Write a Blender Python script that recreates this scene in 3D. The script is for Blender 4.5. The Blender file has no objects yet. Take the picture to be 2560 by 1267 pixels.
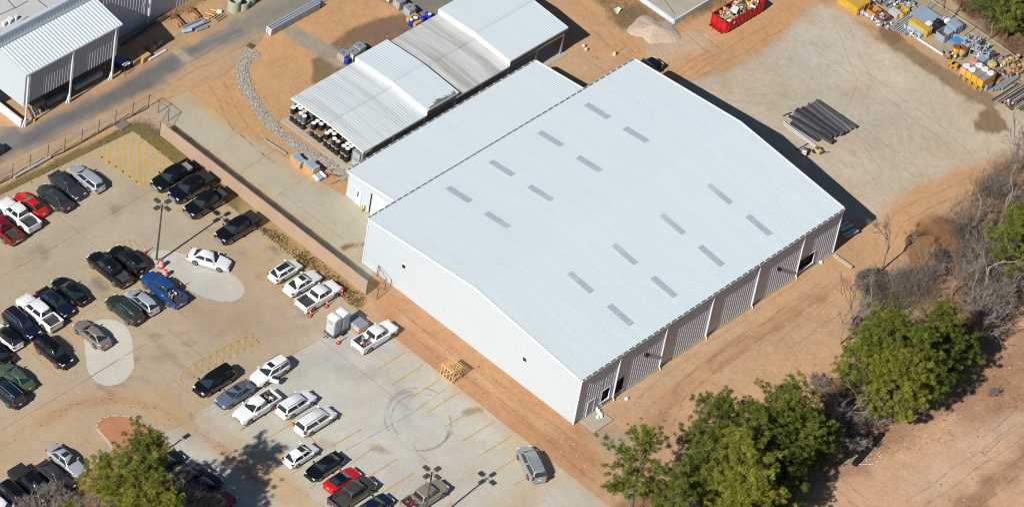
import bpy, bmesh, math, random
import numpy as np
from mathutils import Vector, Matrix
R = math.radians
SC = bpy.context.scene
COL = SC.collection
random.seed(7)

# ------------------------------------------------------------------ camera
S = 6.93                                    # metres per fitted unit (parking bays 2.74 m apart)
FPX, YAW, PITCH, ROLL = 10960.48, 0.6371844, 0.7377439, 0.1818200
AX, AY, DIST = 2.105373*S, 3.346385*S, 72.005625*S
def _basis():
    cy, sy, cp, sp = math.cos(YAW), math.sin(YAW), math.cos(PITCH), math.sin(PITCH)
    f = Vector((cy*cp, sy*cp, -sp)); r0 = Vector((sy, -cy, 0)); u0 = r0.cross(f)
    r = r0*math.cos(ROLL)+u0*math.sin(ROLL); u = -r0*math.sin(ROLL)+u0*math.cos(ROLL)
    return r, u, f
CR, CU, CF = _basis()
CPOS = Vector((AX, AY, 0))-CF*DIST
cam = bpy.data.cameras.new('camera'); camo = bpy.data.objects.new('camera', cam); COL.objects.link(camo)
camo.matrix_world = Matrix(((CR.x, CU.x, -CF.x, CPOS.x), (CR.y, CU.y, -CF.y, CPOS.y), (CR.z, CU.z, -CF.z, CPOS.z), (0, 0, 0, 1)))
cam.sensor_width = 36; cam.lens = FPX/2560*36; cam.clip_start = 5; cam.clip_end = 4000
SC.camera = camo
def at(u, v, z=0.0):                        # survey helper: photo pixel + height -> point in the place
    d = CF+CR*((u-1280)/FPX)-CU*((v-633.5)/FPX)
    return CPOS+d*((z-CPOS.z)/d.z)
def aty(u, v, y):
    d = CF+CR*((u-1280)/FPX)-CU*((v-633.5)/FPX)
    return CPOS+d*((y-CPOS.y)/d.y)
def atx(u, v, x):
    d = CF+CR*((u-1280)/FPX)-CU*((v-633.5)/FPX)
    return CPOS+d*((x-CPOS.x)/d.x)

# ------------------------------------------------------------------ light
SUN = Vector((-1.0, -0.085, 0.80)).normalized()
w = bpy.data.worlds.new('World'); SC.world = w; w.use_nodes = True
nt = w.node_tree; bg = nt.nodes['Background']
sky = nt.nodes.new('ShaderNodeTexSky'); sky.sky_type = 'NISHITA'; sky.sun_disc = False; sky.ozone_density = 4.0; sky.dust_density = .3
sky.sun_elevation = math.asin(SUN.z); sky.sun_rotation = math.atan2(SUN.x, SUN.y)
nt.links.new(sky.outputs[0], bg.inputs[0]); bg.inputs[1].default_value = 0.05
sl = bpy.data.lights.new('sun', 'SUN'); sl.energy = 5.0; sl.angle = R(0.53); sl.color = (1.0, 0.955, 0.89)
so = bpy.data.objects.new('sun', sl); COL.objects.link(so)
so.rotation_euler = SUN.to_track_quat('Z', 'Y').to_euler()
SC.view_settings.view_transform = 'Standard'; SC.view_settings.look = 'None'
SC.view_settings.exposure = 0.13; SC.view_settings.gamma = 1
SC.render.engine = 'CYCLES'; SC.cycles.filter_width = 1.15

# ------------------------------------------------------------------ helpers
def lin(r, g, b):
    f = lambda c: (c/255/12.92 if c/255 <= .04045 else ((c/255+.055)/1.055)**2.4)
    return (f(r), f(g), f(b))
def al(r, g, b, k=0.80):                    # albedo of a surface that looks (r,g,b) in full sun
    return tuple(k*c for c in lin(r, g, b))
MATS = {}
def pm(name, col, rough=.6, metal=0., var=.12, scale=1.5, bump=0., bscale=30., coat=0., attr=False, stretch=None, spec=.5, stain=None, sscale=.6, slo=.5, shi=.75, nrough=.68):
    if name in MATS: return MATS[name]
    m = bpy.data.materials.new(name); m.use_nodes = True; t = m.node_tree; n = t.nodes; L = t.links
    b = n['Principled BSDF']; b.inputs['Roughness'].default_value = rough; b.inputs['Metallic'].default_value = metal
    b.inputs['Coat Weight'].default_value = coat; b.inputs['Specular IOR Level'].default_value = spec
    geo = n.new('ShaderNodeNewGeometry'); mp = n.new('ShaderNodeMapping'); L.new(geo.outputs['Position'], mp.inputs[0])
    if stretch: mp.inputs['Scale'].default_value = stretch
    nz = n.new('ShaderNodeTexNoise'); nz.inputs['Scale'].default_value = scale; nz.inputs['Detail'].default_value = 7; nz.inputs['Roughness'].default_value = nrough
    L.new(mp.outputs[0], nz.inputs['Vector'])
    mr = n.new('ShaderNodeMapRange'); mr.inputs[1].default_value = .25; mr.inputs[2].default_value = .75
    mr.inputs[3].default_value = 1-var; mr.inputs[4].default_value = 1+var; L.new(nz.outputs[0], mr.inputs[0])
    mx = n.new('ShaderNodeMix'); mx.data_type = 'RGBA'; mx.blend_type = 'MULTIPLY'; mx.inputs[0].default_value = 1
    if attr:
        a = n.new('ShaderNodeAttribute'); a.attribute_name = 'Col'; L.new(a.outputs['Color'], mx.inputs[6])
    else: mx.inputs[6].default_value = (*col, 1)
    L.new(mr.outputs[0], mx.inputs[7]); L.new(mx.outputs[2], b.inputs['Base Color'])
    if stain:                               # grime with a shape of its own
        sn = n.new('ShaderNodeTexNoise'); sn.inputs['Scale'].default_value = sscale; sn.inputs['Detail'].default_value = 8; sn.inputs['Roughness'].default_value = .65; L.new(mp.outputs[0], sn.inputs['Vector'])
        sr = n.new('ShaderNodeMapRange'); sr.inputs[1].default_value = slo; sr.inputs[2].default_value = shi; L.new(sn.outputs[0], sr.inputs[0])
        m2 = n.new('ShaderNodeMix'); m2.data_type = 'RGBA'; L.new(sr.outputs[0], m2.inputs[0]); L.new(mx.outputs[2], m2.inputs[6]); m2.inputs[7].default_value = (*stain, 1); L.new(m2.outputs[2], b.inputs['Base Color'])
    if bump:
        bn = n.new('ShaderNodeTexNoise'); bn.inputs['Scale'].default_value = bscale; bn.inputs['Detail'].default_value = 5
        L.new(geo.outputs['Position'], bn.inputs['Vector'])
        bp = n.new('ShaderNodeBump'); bp.inputs['Strength'].default_value = 1; bp.inputs['Distance'].default_value = bump
        L.new(bn.outputs[0], bp.inputs['Height']); L.new(bp.outputs[0], b.inputs['Normal'])
    MATS[name] = m; return m
def alpha_mat(name, col, lo, hi, scale=1.2):     # worn paint / rubber: patchy coverage
    m = bpy.data.materials.new(name); m.use_nodes = True; t = m.node_tree; n = t.nodes; L = t.links
    b = n['Principled BSDF']; b.inputs['Base Color'].default_value = (*col, 1); b.inputs['Roughness'].default_value = .8
    geo = n.new('ShaderNodeNewGeometry'); nz = n.new('ShaderNodeTexNoise'); nz.inputs['Scale'].default_value = scale; nz.inputs['Detail'].default_value = 8
    L.new(geo.outputs['Position'], nz.inputs['Vector'])
    mr = n.new('ShaderNodeMapRange'); mr.inputs[1].default_value = .3; mr.inputs[2].default_value = .68; mr.inputs[3].default_value = lo; mr.inputs[4].default_value = hi
    L.new(nz.outputs[0], mr.inputs[0]); L.new(mr.outputs[0], b.inputs['Alpha'])
    return m
class MB:
    def __init__(s): s.v = []; s.f = []; s.m = []; s.mi = 0
    def add(s, vs, fs):
        o = len(s.v); s.v += [tuple(p) for p in vs]; s.f += [tuple(i+o for i in f) for f in fs]; s.m += [s.mi]*len(fs); return s
    def box(s, c, d, rz=0., tilt=None):
        x, y, z = d[0]/2, d[1]/2, d[2]/2
        P = [Vector((a*x, b*y, e*z)) for e in (-1, 1) for b in (-1, 1) for a in (-1, 1)]
        M = Matrix.Rotation(rz, 3, 'Z')
        if tilt: M = M @ Matrix.Rotation(tilt[0], 3, 'X') @ Matrix.Rotation(tilt[1], 3, 'Y')
        P = [M @ p+Vector(c) for p in P]
        return s.add(P, [(0, 2, 3, 1), (4, 5, 7, 6), (0, 1, 5, 4), (2, 6, 7, 3), (0, 4, 6, 2), (1, 3, 7, 5)])
    def prism(s, poly, z0, z1):
        n = len(poly)
        zs0 = z0 if isinstance(z0, (list, tuple)) else [z0]*n; zs1 = z1 if isinstance(z1, (list, tuple)) else [z1]*n
        return s.add([(p[0], p[1], a) for p, a in zip(poly, zs0)]+[(p[0], p[1], a) for p, a in zip(poly, zs1)],
                     [tuple(range(n))[::-1], tuple(range(n, 2*n))]+[(i, (i+1) % n, n+(i+1) % n, n+i) for i in range(n)])
    def tube(s, pts, r, n=8, cap=True):
        pts = [Vector(p) for p in pts]; rs = r if isinstance(r, (list, tuple)) else [r]*len(pts); vs = []; k = len(pts)
        for i, p in enumerate(pts):
            d = (pts[min(i+1, k-1)]-pts[max(i-1, 0)]).normalized(); a = Vector((0, 0, 1)) if abs(d.z) < .9 else Vector((1, 0, 0))
            e = d.cross(a).normalized(); g = d.cross(e)
            for j in range(n):
                t = 2*math.pi*j/n; vs.append(p+(e*math.cos(t)+g*math.sin(t))*rs[i])
        fs = [(i*n+j, i*n+(j+1) % n, (i+1)*n+(j+1) % n, (i+1)*n+j) for i in range(k-1) for j in range(n)]
        if cap: fs += [tuple(range(n))[::-1], tuple(range((k-1)*n, k*n))]
        return s.add(vs, fs)
    def lathe(s, prof, c=(0, 0, 0), n=16, axis='Z'):
        vs = []; k = len(prof)
        for (r, h) in prof:
            for j in range(n):
                t = 2*math.pi*j/n; a, b = r*math.cos(t), r*math.sin(t)
                p = (a, b, h) if axis == 'Z' else ((a, h, b) if axis == 'Y' else (h, a, b))
                vs.append(Vector(p)+Vector(c))
        fs = [(i*n+j, i*n+(j+1) % n, (i+1)*n+(j+1) % n, (i+1)*n+j) for i in range(k-1) for j in range(n)]
        fs += [tuple(range(n))[::-1], tuple(range((k-1)*n, k*n))]
        return s.add(vs, fs)
    def mesh(s, name, mats, smooth=False, ang=40):
        me = bpy.data.meshes.new(name); me.from_pydata(s.v, [], s.f)
        for m in (mats if isinstance(mats, (list, tuple)) else [mats]): me.materials.append(m)
        me.polygons.foreach_set('material_index', s.m)
        bm = bmesh.new(); bm.from_mesh(me); bmesh.ops.recalc_face_normals(bm, faces=bm.faces); bm.to_mesh(me); bm.free()
        if smooth:
            me.polygons.foreach_set('use_smooth', [True]*len(me.polygons)); me.set_sharp_from_angle(angle=R(ang))
        me.update(); return me
    def build(s, name, mats, parent=None, smooth=False, ang=40, bevel=0):
        o = bpy.data.objects.new(name, s.mesh(name, mats, smooth, ang)); COL.objects.link(o)
        if parent: o.parent = parent
        if bevel:
            b = o.modifiers.new('bevel', 'BEVEL'); b.width = bevel; b.segments = 2; b.limit_method = 'ANGLE'
        return o
def inst(name, me, parent=None, loc=(0, 0, 0), rz=0, sc=None):
    o = bpy.data.objects.new(name, me); COL.objects.link(o); o.location = loc; o.rotation_euler = (0, 0, rz)
    if sc: o.scale = sc if isinstance(sc, (tuple, list)) else (sc, sc, sc)
    if parent: o.parent = parent
    return o
def tag(o, label, cat, group=None):
    o['label'] = label; o['category'] = cat
    if group: o['group'] = group
    return o
def thing(name, label, cat, loc=(0, 0, 0), rz=0, group=None):
    o = bpy.data.objects.new(name, None); COL.objects.link(o); o.location = loc; o.rotation_euler = (0, 0, rz); o.empty_display_size = .3
    return tag(o, label, cat, group)
def struct(o, kind='structure'): o['kind'] = kind; return o

# value noise (numpy)
def _hash(i, j, seed):
    n = np.sin(i*127.1+j*311.7+seed*74.7)*43758.5453
    return n-np.floor(n)
def vnoise(x, y, seed=0):
    i, j = np.floor(x), np.floor(y); fx, fy = x-i, y-j; fx = fx*fx*(3-2*fx); fy = fy*fy*(3-2*fy)
    a, b, c, d = _hash(i, j, seed), _hash(i+1, j, seed), _hash(i, j+1, seed), _hash(i+1, j+1, seed)
    return (a+(b-a)*fx)*(1-fy)+(c+(d-c)*fx)*fy
def fbm(x, y, seed=0, oct=4):
    t = 0; a = .5; s = 0
    for k in range(oct):
        t = t+a*vnoise(x*2**k, y*2**k, seed+k*13); s += a; a *= .55
    return t/s-.5
def W2(pts): return np.array([at(*p)[:2] for p in pts])
def sdpoly(x, y, P):
    d = np.full(x.shape, 1e18); ins = np.zeros(x.shape, bool); n = len(P)
    for i in range(n):
        ax, ay = P[i]; bx, by = P[(i+1) % n]; ex, ey = bx-ax, by-ay
        t = np.clip(((x-ax)*ex+(y-ay)*ey)/(ex*ex+ey*ey+1e-9), 0, 1)
        d = np.minimum(d, (x-ax-ex*t)**2+(y-ay-ey*t)**2)
        c = ((ay > y) != (by > y)) & (x < (bx-ax)*(y-ay)/(by-ay+1e-12)+ax); ins ^= c
    d = np.sqrt(d); return np.where(ins, -d, d)
def sdline(x, y, P):
    d = np.full(x.shape, 1e18)
    for i in range(len(P)-1):
        ax, ay = P[i]; bx, by = P[i+1]; ex, ey = bx-ax, by-ay
        t = np.clip(((x-ax)*ex+(y-ay)*ey)/(ex*ex+ey*ey+1e-9), 0, 1)
        d = np.minimum(d, (x-ax-ex*t)**2+(y-ay-ey*t)**2)
    return np.sqrt(d)
def paint(xy, base, ops, vn=1.):
    x, y = xy[:, 0], xy[:, 1]; C = np.tile(np.array(base, float), (len(x), 1))
    for k, op in enumerate(ops):
        kind, pts, col, soft, amp, opac, fs = op; P = W2(pts)
        if kind == 'poly': d = sdpoly(x, y, P)
        else: d = sdline(x, y, P)-kind
        d = d+amp*2*fbm(x*fs, y*fs, 100+k*7)
        m = np.clip(.5-d/max(soft, .01), 0, 1); m = m*m*(3-2*m)
        m *= opac*np.clip(1+1.2*fbm(x*.35, y*.35, 300+k*3, 5), .15, 1.25); m = np.clip(m, 0, 1)
        C = C*(1-m[:, None])+np.array(col)*m[:, None]
    C *= (1+.20*fbm(x*.11, y*.11, 5, 4)+.16*fbm(x*.55, y*.55, 9, 5)+.10*vn*(vnoise(x*3.1, y*3.1, 31)-.5))[:, None]; h = .16*fbm(x*.16, y*.16, 55, 4)+.08*fbm(x*.8, y*.8, 57, 3); C *= np.column_stack([1+h*.45, np.ones(len(x)), 1-h])
    return np.clip(C, 0.01, .9)
def clipcell(P, x0, y0, x1, y1):
    for ax, val, sgn in ((0, x0, 1), (0, x1, -1), (1, y0, 1), (1, y1, -1)):
        out = []; n = len(P)
        for i in range(n):
            a, b = P[i], P[(i+1) % n]; da, db = (a[ax]-val)*sgn, (b[ax]-val)*sgn
            if da >= 0: out.append(a)
            if (da >= 0) != (db >= 0):
                t = da/(da-db); out.append((a[0]+(b[0]-a[0])*t, a[1]+(b[1]-a[1])*t))
        P = out
        if len(P) < 3: return []
    return P
def sheet(name, pts, z, base, ops, mat, step=.35, px=True):
    P = [tuple(p) for p in (W2(pts) if px else pts)]
    A = np.array(P); x0, y0 = A.min(0); x1, y1 = A.max(0); nx, ny = int((x1-x0)/step)+1, int((y1-y0)/step)+1
    gx = x0+np.arange(nx+1)*step; gy = y0+np.arange(ny+1)*step
    cx, cy = np.meshgrid(gx[:-1]+step/2, gy[:-1]+step/2, indexing='ij')
    sd = sdpoly(cx.ravel(), cy.ravel(), P).reshape(cx.shape)
    vs = {}; V = []; F = []
    def vid(p):
        k = (round(p[0], 4), round(p[1], 4))
        if k not in vs: vs[k] = len(V); V.append(k)
        return vs[k]
    for i in range(nx):
        for j in range(ny):
            d = sd[i, j]
            if d > step*.75: continue
            c = [(gx[i], gy[j]), (gx[i+1], gy[j]), (gx[i+1], gy[j+1]), (gx[i], gy[j+1])]
            if d > -step*.75:
                c = clipcell(P, gx[i], gy[j], gx[i+1], gy[j+1])
                if not c: continue
            f = []
            for p in c:
                q = vid(p)
                if q not in f: f.append(q)
            if len(f) > 2: F.append(f)
    return colmesh(name, np.array(V), F, z, base, ops, mat)
def colmesh(name, V, F, z, base, ops, mat):
    zz = np.full(len(V), z) if np.isscalar(z) else z
    me = bpy.data.meshes.new(name); me.from_pydata(np.column_stack([V, zz]).tolist(), [], F); me.materials.append(mat)
    C = paint(V, base, ops); a = me.color_attributes.new('Col', 'FLOAT_COLOR', 'POINT')
    a.data.foreach_set('color', np.column_stack([C, np.ones(len(C))]).astype(np.float32).ravel())
    me.update(); o = bpy.data.objects.new(name, me); COL.objects.link(o); return struct(o)
# ------------------------------------------------------------------ ground
DIRT = al(205, 165, 126); DIRTO = al(210, 164, 120); DIRTP = al(206, 178, 148); GRAV = al(201, 187, 166); GRAV2 = al(208, 199, 181)
BROWN = al(150, 116, 86); OLIVE = al(142, 118, 84); DARKB = al(112, 84, 62); WET = al(138, 116, 88); PINK = al(213, 172, 138); STONE = al(196, 178, 156)
M_ground = pm('bare_ground', None, .95, nrough=.82, var=.17, scale=1.3, bump=.035, bscale=2.5, attr=True, spec=.2)
ground_ops = [
 ('poly', [(1440, 1290), (1500, 1160), (1440, 1060), (2080, 640), (2300, 470), (2560, 360), (2700, 420), (2700, 640), (1990, 1160), (1700, 1330)], al(203, 164, 127), 3, 2, .95, .15),
 ('poly', [(2050, 10), (1935, 105), (1830, 178), (1745, 205), (1660, 190), (2112, 540), (2195, 560), (2280, 470), (2420, 420), (2560, 385), (2800, 300), (2560, 240), (2460, 255), (2300, 165), (2190, 105), (2130, 45)], GRAV, 1.2, .8, 1, .4),
 ('poly', [(2050, 30), (1960, 110), (1960, 200), (2200, 210), (2300, 240), (2230, 150), (2110, 70)], GRAV2, 6, 3, .5, .12),
 (1.6, [(1700, 260), (1850, 330), (2010, 430), (2120, 500)], al(203, 180, 150), 5, 1.5, .5, .2),
 (2.2, [(2560, 420), (2420, 450), (2300, 500), (2180, 640), (2060, 760)], DIRTO, 4, 1.5, .75, .15),
 (2.4, [(2050, 690), (1900, 800), (1700, 920), (1520, 1040)], al(209, 168, 128), 4, 1.2, .6, .2),
 (.5, [(2060, 720), (1950, 800), (1800, 880), (1690, 990), (1640, 1080)], al(178, 136, 100), 1.0, .6, .5, .4),
 (.3, [(2110, 700), (2000, 780), (1880, 860), (1780, 930)], al(176, 132, 95), .6, .5, .6, .4),
 (.6, [(1700, 960), (1620, 1080), (1560, 1140)], al(182, 140, 108), 1.5, .8, .5, .4),
 (1.3, [(1520, 1020), (1600, 960), (1700, 900), (1800, 840), (1900, 770)], al(206, 176, 146), 2.5, 1, .45, .3),
 ('poly', [(1445, 1060), (1510, 1040), (1600, 1110), (1540, 1150)], al(178, 162, 142), 2, 1.5, .8, .3),
 ('poly', [(905, 700), (960, 700), (1440, 1070), (1500, 1150), (1460, 1200), (1240, 1045), (1000, 870)], al(196, 148, 108), 1.6, .8, 1, .3),
 (.5, [(1010, 800), (1130, 890), (1280, 1000), (1400, 1090)], al(208, 168, 132), 1.2, .6, .6, .3),
 ('poly', [(1300, 60), (1420, 130), (1600, 150), (1760, 190), (1930, 100), (2050, 10), (2000, -60), (1500, -60)], DIRTO, 3, 2, .8, .15),
 ('poly', [(1440, -40), (1560, 75), (1700, 60), (1820, 15), (1800, -60)], OLIVE, 1.6, 1.4, .9, .3),
 ('poly', [(1620, 110), (1740, 70), (1800, 90), (1770, 130), (1660, 160)], al(205, 182, 156), 2.5, 2, .75, .35),
 ('poly', [(1330, 140), (1440, 140), (1560, 160), (1480, 210), (1380, 160)], al(206, 174, 138), 2, 1.5, .6, .3),
 (1.8, [(1960, 40), (1880, 90), (1780, 150), (1650, 190)], al(212, 163, 116), 2, 1, .7, .25),
 ('poly', [(620, 120), (680, 70), (800, 20), (900, -30), (960, 10), (1080, 70), (1100, 110), (880, 160), (700, 260), (730, 350), (880, 440), (860, 480), (700, 390), (600, 330), (480, 225)], al(206, 163, 119), 1.5, 1, 1, .25),
 ('poly', [(800, 130), (850, 90), (930, 60), (1000, 40), (1100, 80), (1090, 130), (960, 110), (880, 200), (790, 200)], al(138, 112, 90), 1.0, 1.2, 1.3, .35),
 ('poly', [(780, 150), (830, 140), (880, 160), (840, 210), (785, 205)], al(140, 120, 86), .6, .6, 1.3, .4),
 (1.2, [(740, 82), (800, 120), (850, 150)], al(166, 156, 140), .8, .5, 1.2, .4),
 ('poly', [(950, 0), (1050, -60), (1250, -60), (1110, 60), (1090, 70), (1030, 40)], al(138, 132, 124), 1.0, .5, 1, .3),
 ('poly', [(400, 60), (640, -60), (520, -60), (390, 0)], al(150, 126, 94), 1.2, 1, .95, .4),
 ('poly', [(2120, 0), (2280, 90), (2480, 235), (2620, 330), (2700, 200), (2330, -60), (2130, -60)], al(186, 165, 134), 1.8, 1, .9, .3),
 (1.15, [(2215, 85), (2250, 112), (2330, 167), (2400, 212), (2470, 258)], al(152, 130, 100), .8, 1.1, 1.2, .45),
 ('poly', [(2195, 62), (2245, 80), (2262, 98), (2235, 110), (2205, 92)], al(140, 112, 84), .4, .5, 1.3, .6),
 ('poly', [(2440, 280), (2480, 265), (2530, 320), (2480, 330), (2440, 320)], al(146, 124, 94), .7, 1.1, 1.2, .5),
 ('poly', [(2150, 60), (2230, 85), (2240, 100), (2130, 45)], al(150, 110, 78), .8, .8, .8, .6),
 ('poly', [(2330, -80), (2420, 40), (2520, 130), (2620, 220), (2800, 100), (2600, -120)], DARKB, 1.8, 1.2, .95, .4),
 ('poly', [(2270, 640), (2290, 570), (2350, 540), (2410, 545), (2420, 590), (2370, 650), (2300, 720), (2260, 700)], al(142, 100, 64), 2, 1.5, .9, .35),
 ('poly', [(2100, 1267), (2010, 1267), (2060, 1160), (2250, 1020), (2560, 800), (2800, 650), (2800, 1500), (1800, 1500)], PINK, 1.0, 1, 1, .4),
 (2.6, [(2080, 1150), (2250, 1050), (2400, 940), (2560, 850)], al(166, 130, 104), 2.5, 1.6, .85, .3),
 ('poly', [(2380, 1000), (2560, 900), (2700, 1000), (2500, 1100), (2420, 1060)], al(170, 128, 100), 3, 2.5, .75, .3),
 (1.2, [(2300, 1240), (2450, 1120), (2600, 1010)], al(214, 184, 156), 3, 1.8, .8, .3),
 (1.2, [(2420, 1260), (2520, 1180), (2600, 1110)], al(158, 120, 96), 2, 1.5, .7, .4),
 ('poly', [(2360, 560), (2440, 470), (2540, 380), (2700, 380), (2700, 640), (2560, 790), (2420, 830), (2330, 760), (2340, 640)], al(164, 134, 108), 3, 2, .85, .25),
 ('poly', [(2100, 850), (2140, 740), (2260, 690), (2340, 700), (2330, 760), (2180, 880)], al(182, 152, 124), 3, 2, .7, .3),
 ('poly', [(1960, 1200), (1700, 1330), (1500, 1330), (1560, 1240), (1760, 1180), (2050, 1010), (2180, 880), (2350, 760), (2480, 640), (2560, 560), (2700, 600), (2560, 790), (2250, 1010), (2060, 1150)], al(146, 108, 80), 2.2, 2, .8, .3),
 ('poly', [(-100, 1150), (200, 1180), (420, 1180), (560, 1260), (560, 1400), (-100, 1400)], al(168, 138, 106), 2, 1, .8, .4),
 ('poly', [(-200, 590), (0, 470), (333, 305), (372, 300), (388, 320), (434, 352), (520, 420), (620, 500), (700, 560), (690, 610), (597, 534), (434, 412), (333, 334), (0, 496), (-200, 600)], al(130, 116, 74), .5, .3, 1.2, .6),
 ('poly', [(600, 490), (700, 562), (800, 645), (914, 735), (905, 776), (847, 735), (690, 612), (597, 535)], al(172, 146, 104), .8, .5, .9, .6),
 ('poly', [(325, 292), (371, 266), (428, 305), (388, 324), (340, 300)], al(192, 168, 146), .6, .3, 1.2, .5),
 ('poly', [(360, 300), (388, 318), (460, 375), (440, 392), (380, 340)], al(120, 112, 66), .8, .6, .6, .6),
]
GX0, GX1, GY0, GY1, GS = -66., 108., -52., 104., .38
nx, ny = int((GX1-GX0)/GS), int((GY1-GY0)/GS)
gx, gy = np.meshgrid(GX0+np.arange(nx+1)*GS, GY0+np.arange(ny+1)*GS, indexing='ij')
V = np.column_stack([gx.ravel(), gy.ravel()]); idx = np.arange((nx+1)*(ny+1)).reshape(nx+1, ny+1)
F = np.stack([idx[:-1, :-1], idx[1:, :-1], idx[1:, 1:], idx[:-1, 1:]], -1).reshape(-1, 4).tolist()
X1, Y1 = GX0+nx*GS, GY0+ny*GS; n0 = len(V); big = 2500
V = np.vstack([V, [(-big, -big), (big, -big), (big, big), (-big, big)]])
c = [idx[0, 0], idx[-1, 0], idx[-1, -1], idx[0, -1]]
F += [[n0, n0+1, int(c[1]), int(c[0])], [n0+1, n0+2, int(c[2]), int(c[1])], [n0+2, n0+3, int(c[3]), int(c[2])], [n0+3, n0, int(c[0]), int(c[3])]]
zz = .10*fbm(V[:, 0]*.5, V[:, 1]*.5, 3, 5)-.05
for poly in ([(-400, 560), (0, 440), (372, 262), (500, 220), (880, -60), (500, -60), (-400, 200)], [(-400, 700), (0, 470), (340, 300), (372, 262), (480, 225), (880, 480), (1010, 560), (930, 700), (1500, 1250), (1700, 1500), (-400, 1600)]):
    zz = np.where(sdpoly(V[:, 0], V[:, 1], W2(poly)) < 1.2, -.03, zz)
zz = np.minimum(zz, -.004)
bx = sdpoly(V[:, 0], V[:, 1], np.array([(-.5, -2.5), (46, -2.5), (46, 43), (-.5, 43)])); zz = np.where(bx < .6, -.02, zz)
colmesh('ground', V, F, zz, al(200, 162, 124), ground_ops, M_ground)

M_conc = pm('concrete_paving', None, .85, nrough=.8, var=.08, scale=2.2, bump=.01, bscale=20, attr=True, spec=.25)
M_asph = pm('dusty_asphalt', None, .9, var=.12, scale=1.3, bump=.015, bscale=25, attr=True, spec=.25)
DUST = al(204, 170, 132)
lot_poly = [(-420, 700), (0, 489), (333, 328), (434, 408), (597, 532), (690, 607), (905, 779), (1240, 1042), (1500, 1245), (1700, 1400), (1500, 1560), (-420, 1560)]
lot_ops = [
 ('poly', [(905, 780), (795, 850), (436, 1068), (330, 1130), (200, 1500), (1700, 1500), (1520, 1250)], al(203, 198, 184), .25, .05, .95, .3),
 ('poly', [(850, 850), (600, 1000), (640, 1120), (800, 1200), (1000, 1160), (1100, 1060), (980, 930)], al(203, 200, 190), 8, 3, .7, .1),
 ('poly', [(420, 660), (640, 600), (900, 780), (640, 900), (500, 850), (380, 720)], al(190, 168, 140), 8, 3, .6, .1),
 ('poly', [(0, 560), (300, 420), (520, 560), (260, 720), (0, 800)], al(190, 178, 156), 6, 3, .6, .12),
 (2.2, [(-50, 1130), (180, 1012), (290, 996), (400, 1010), (560, 1110), (700, 1230), (800, 1330)], al(203, 168, 128), 3, 1, .6, .2),
 (.5, [(0, 1110), (180, 1016), (280, 996), (400, 1020), (560, 1120), (660, 1210)], al(188, 140, 98), 1, .7, .35, .6),
 (.8, [(640, 1160), (760, 1240), (860, 1330)], al(208, 172, 128), 2, .8, .6, .3),
 (1.0, [(940, 800), (1060, 890), (1180, 985), (1290, 1080), (1450, 1200), (1620, 1330)], DUST, 3, 1.5, .85, .25),
 (1.5, [(1290, 1090), (1360, 1200), (1260, 1290)], al(206, 182, 146), 4, 1.5, .7, .2),
 (1.0, [(700, 960), (800, 900), (900, 850), (980, 880)], al(186, 184, 178), 3, 1.5, .4, .25),
 ('poly', [(20, 1060), (300, 1040), (420, 1080), (420, 1140), (200, 1140), (0, 1200)], al(196, 172, 140), 4, 2, .6, .2),
 (.9, [(300, 360), (480, 500), (660, 640), (860, 780)], al(196, 178, 146), 2, 1, .6, .3),
 (.35, [(208, 700), (330, 800), (480, 940)], al(160, 146, 126), .8, .5, .5, .5),
 (.5, [(240, 700), (260, 720)], al(130, 122, 112), 1, .6, .8, .6), (.5, [(110, 640), (116, 644)], al(140, 130, 118), 1, .6, .7, .6),
 (.7, [(980, 960), (1010, 990), (1020, 1060)], al(176, 178, 176), 1.5, .9, .6, .6),
 (.9, [(850, 920), (900, 945), (960, 930)], al(182, 180, 172), 1.6, .9, .6, .6),
 (.9, [(400, 720), (560, 820), (640, 780)], al(176, 156, 130), 3, 1.4, .5, .3),
 (1.0, [(60, 640), (220, 560), (380, 470)], al(178, 160, 134), 3, 1.4, .45, .3),
]
rs = random.Random(21)
for k in range(34):
    u, v = rs.choice(((100, 620), (260, 470), (620, 640), (420, 870), (560, 1040), (760, 1000), (900, 1130), (1150, 1000), (300, 900), (700, 760))); u += rs.uniform(-110, 110); v += rs.uniform(-80, 80)
    lot_ops.append((rs.uniform(.15, .5), [(u, v), (u+rs.uniform(-25, 25), v+rs.uniform(-16, 16))], rs.choice((al(150, 136, 116), al(166, 150, 128), al(140, 130, 118))), rs.uniform(.4, 1.2), .5, rs.uniform(.3, .7), .8))
sheet('parking_lot', lot_poly, .008, al(193, 174, 147), lot_ops, M_conc, .3)
road_poly = [(-420, 600), (0, 452), (372, 264), (470, 228), (560, 190), (640, 115), (664, 84), (790, 22), (900, -60), (700, -70), (420, 100), (300, 178), (60, 315), (-420, 330)]
road_ops = [
 (3.2, [(-120, 440), (60, 352), (200, 275), (300, 225), (400, 160)], al(128, 126, 124), 3, 1.5, .95, .2),
 (1.4, [(-120, 450), (40, 380), (180, 300), (300, 235), (420, 165)], al(112, 112, 114), 2, 1.2, .7, .3),
 (1.3, [(470, 130), (540, 95), (640, 50), (760, 0)], al(138, 136, 132), 2, 1, .9, .25),
 (.5, [(470, 135), (530, 105), (600, 78)], al(120, 120, 122), .8, .5, .8, .4),
 (2.2, [(660, 50), (760, 20), (860, -40)], al(150, 145, 136), 2, 1, .8, .25),
 (.7, [(60, 318), (180, 258), (290, 200), (420, 125), (560, 60)], al(200, 160, 122), 1.2, .7, .85, .35),
 (1.6, [(0, 440), (150, 365), (300, 290), (420, 240)], al(196, 170, 138), 2, 1, .85, .25),
 ('poly', [(330, 290), (380, 230), (480, 160), (560, 130), (620, 120), (560, 190), (470, 230)], al(205, 168, 128), 3, 1.5, .95, .2),
 ('poly', [(425, 128), (445, 118), (487, 150), (466, 162)], al(188, 172, 150), .2, .05, .9, .3),
]
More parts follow.
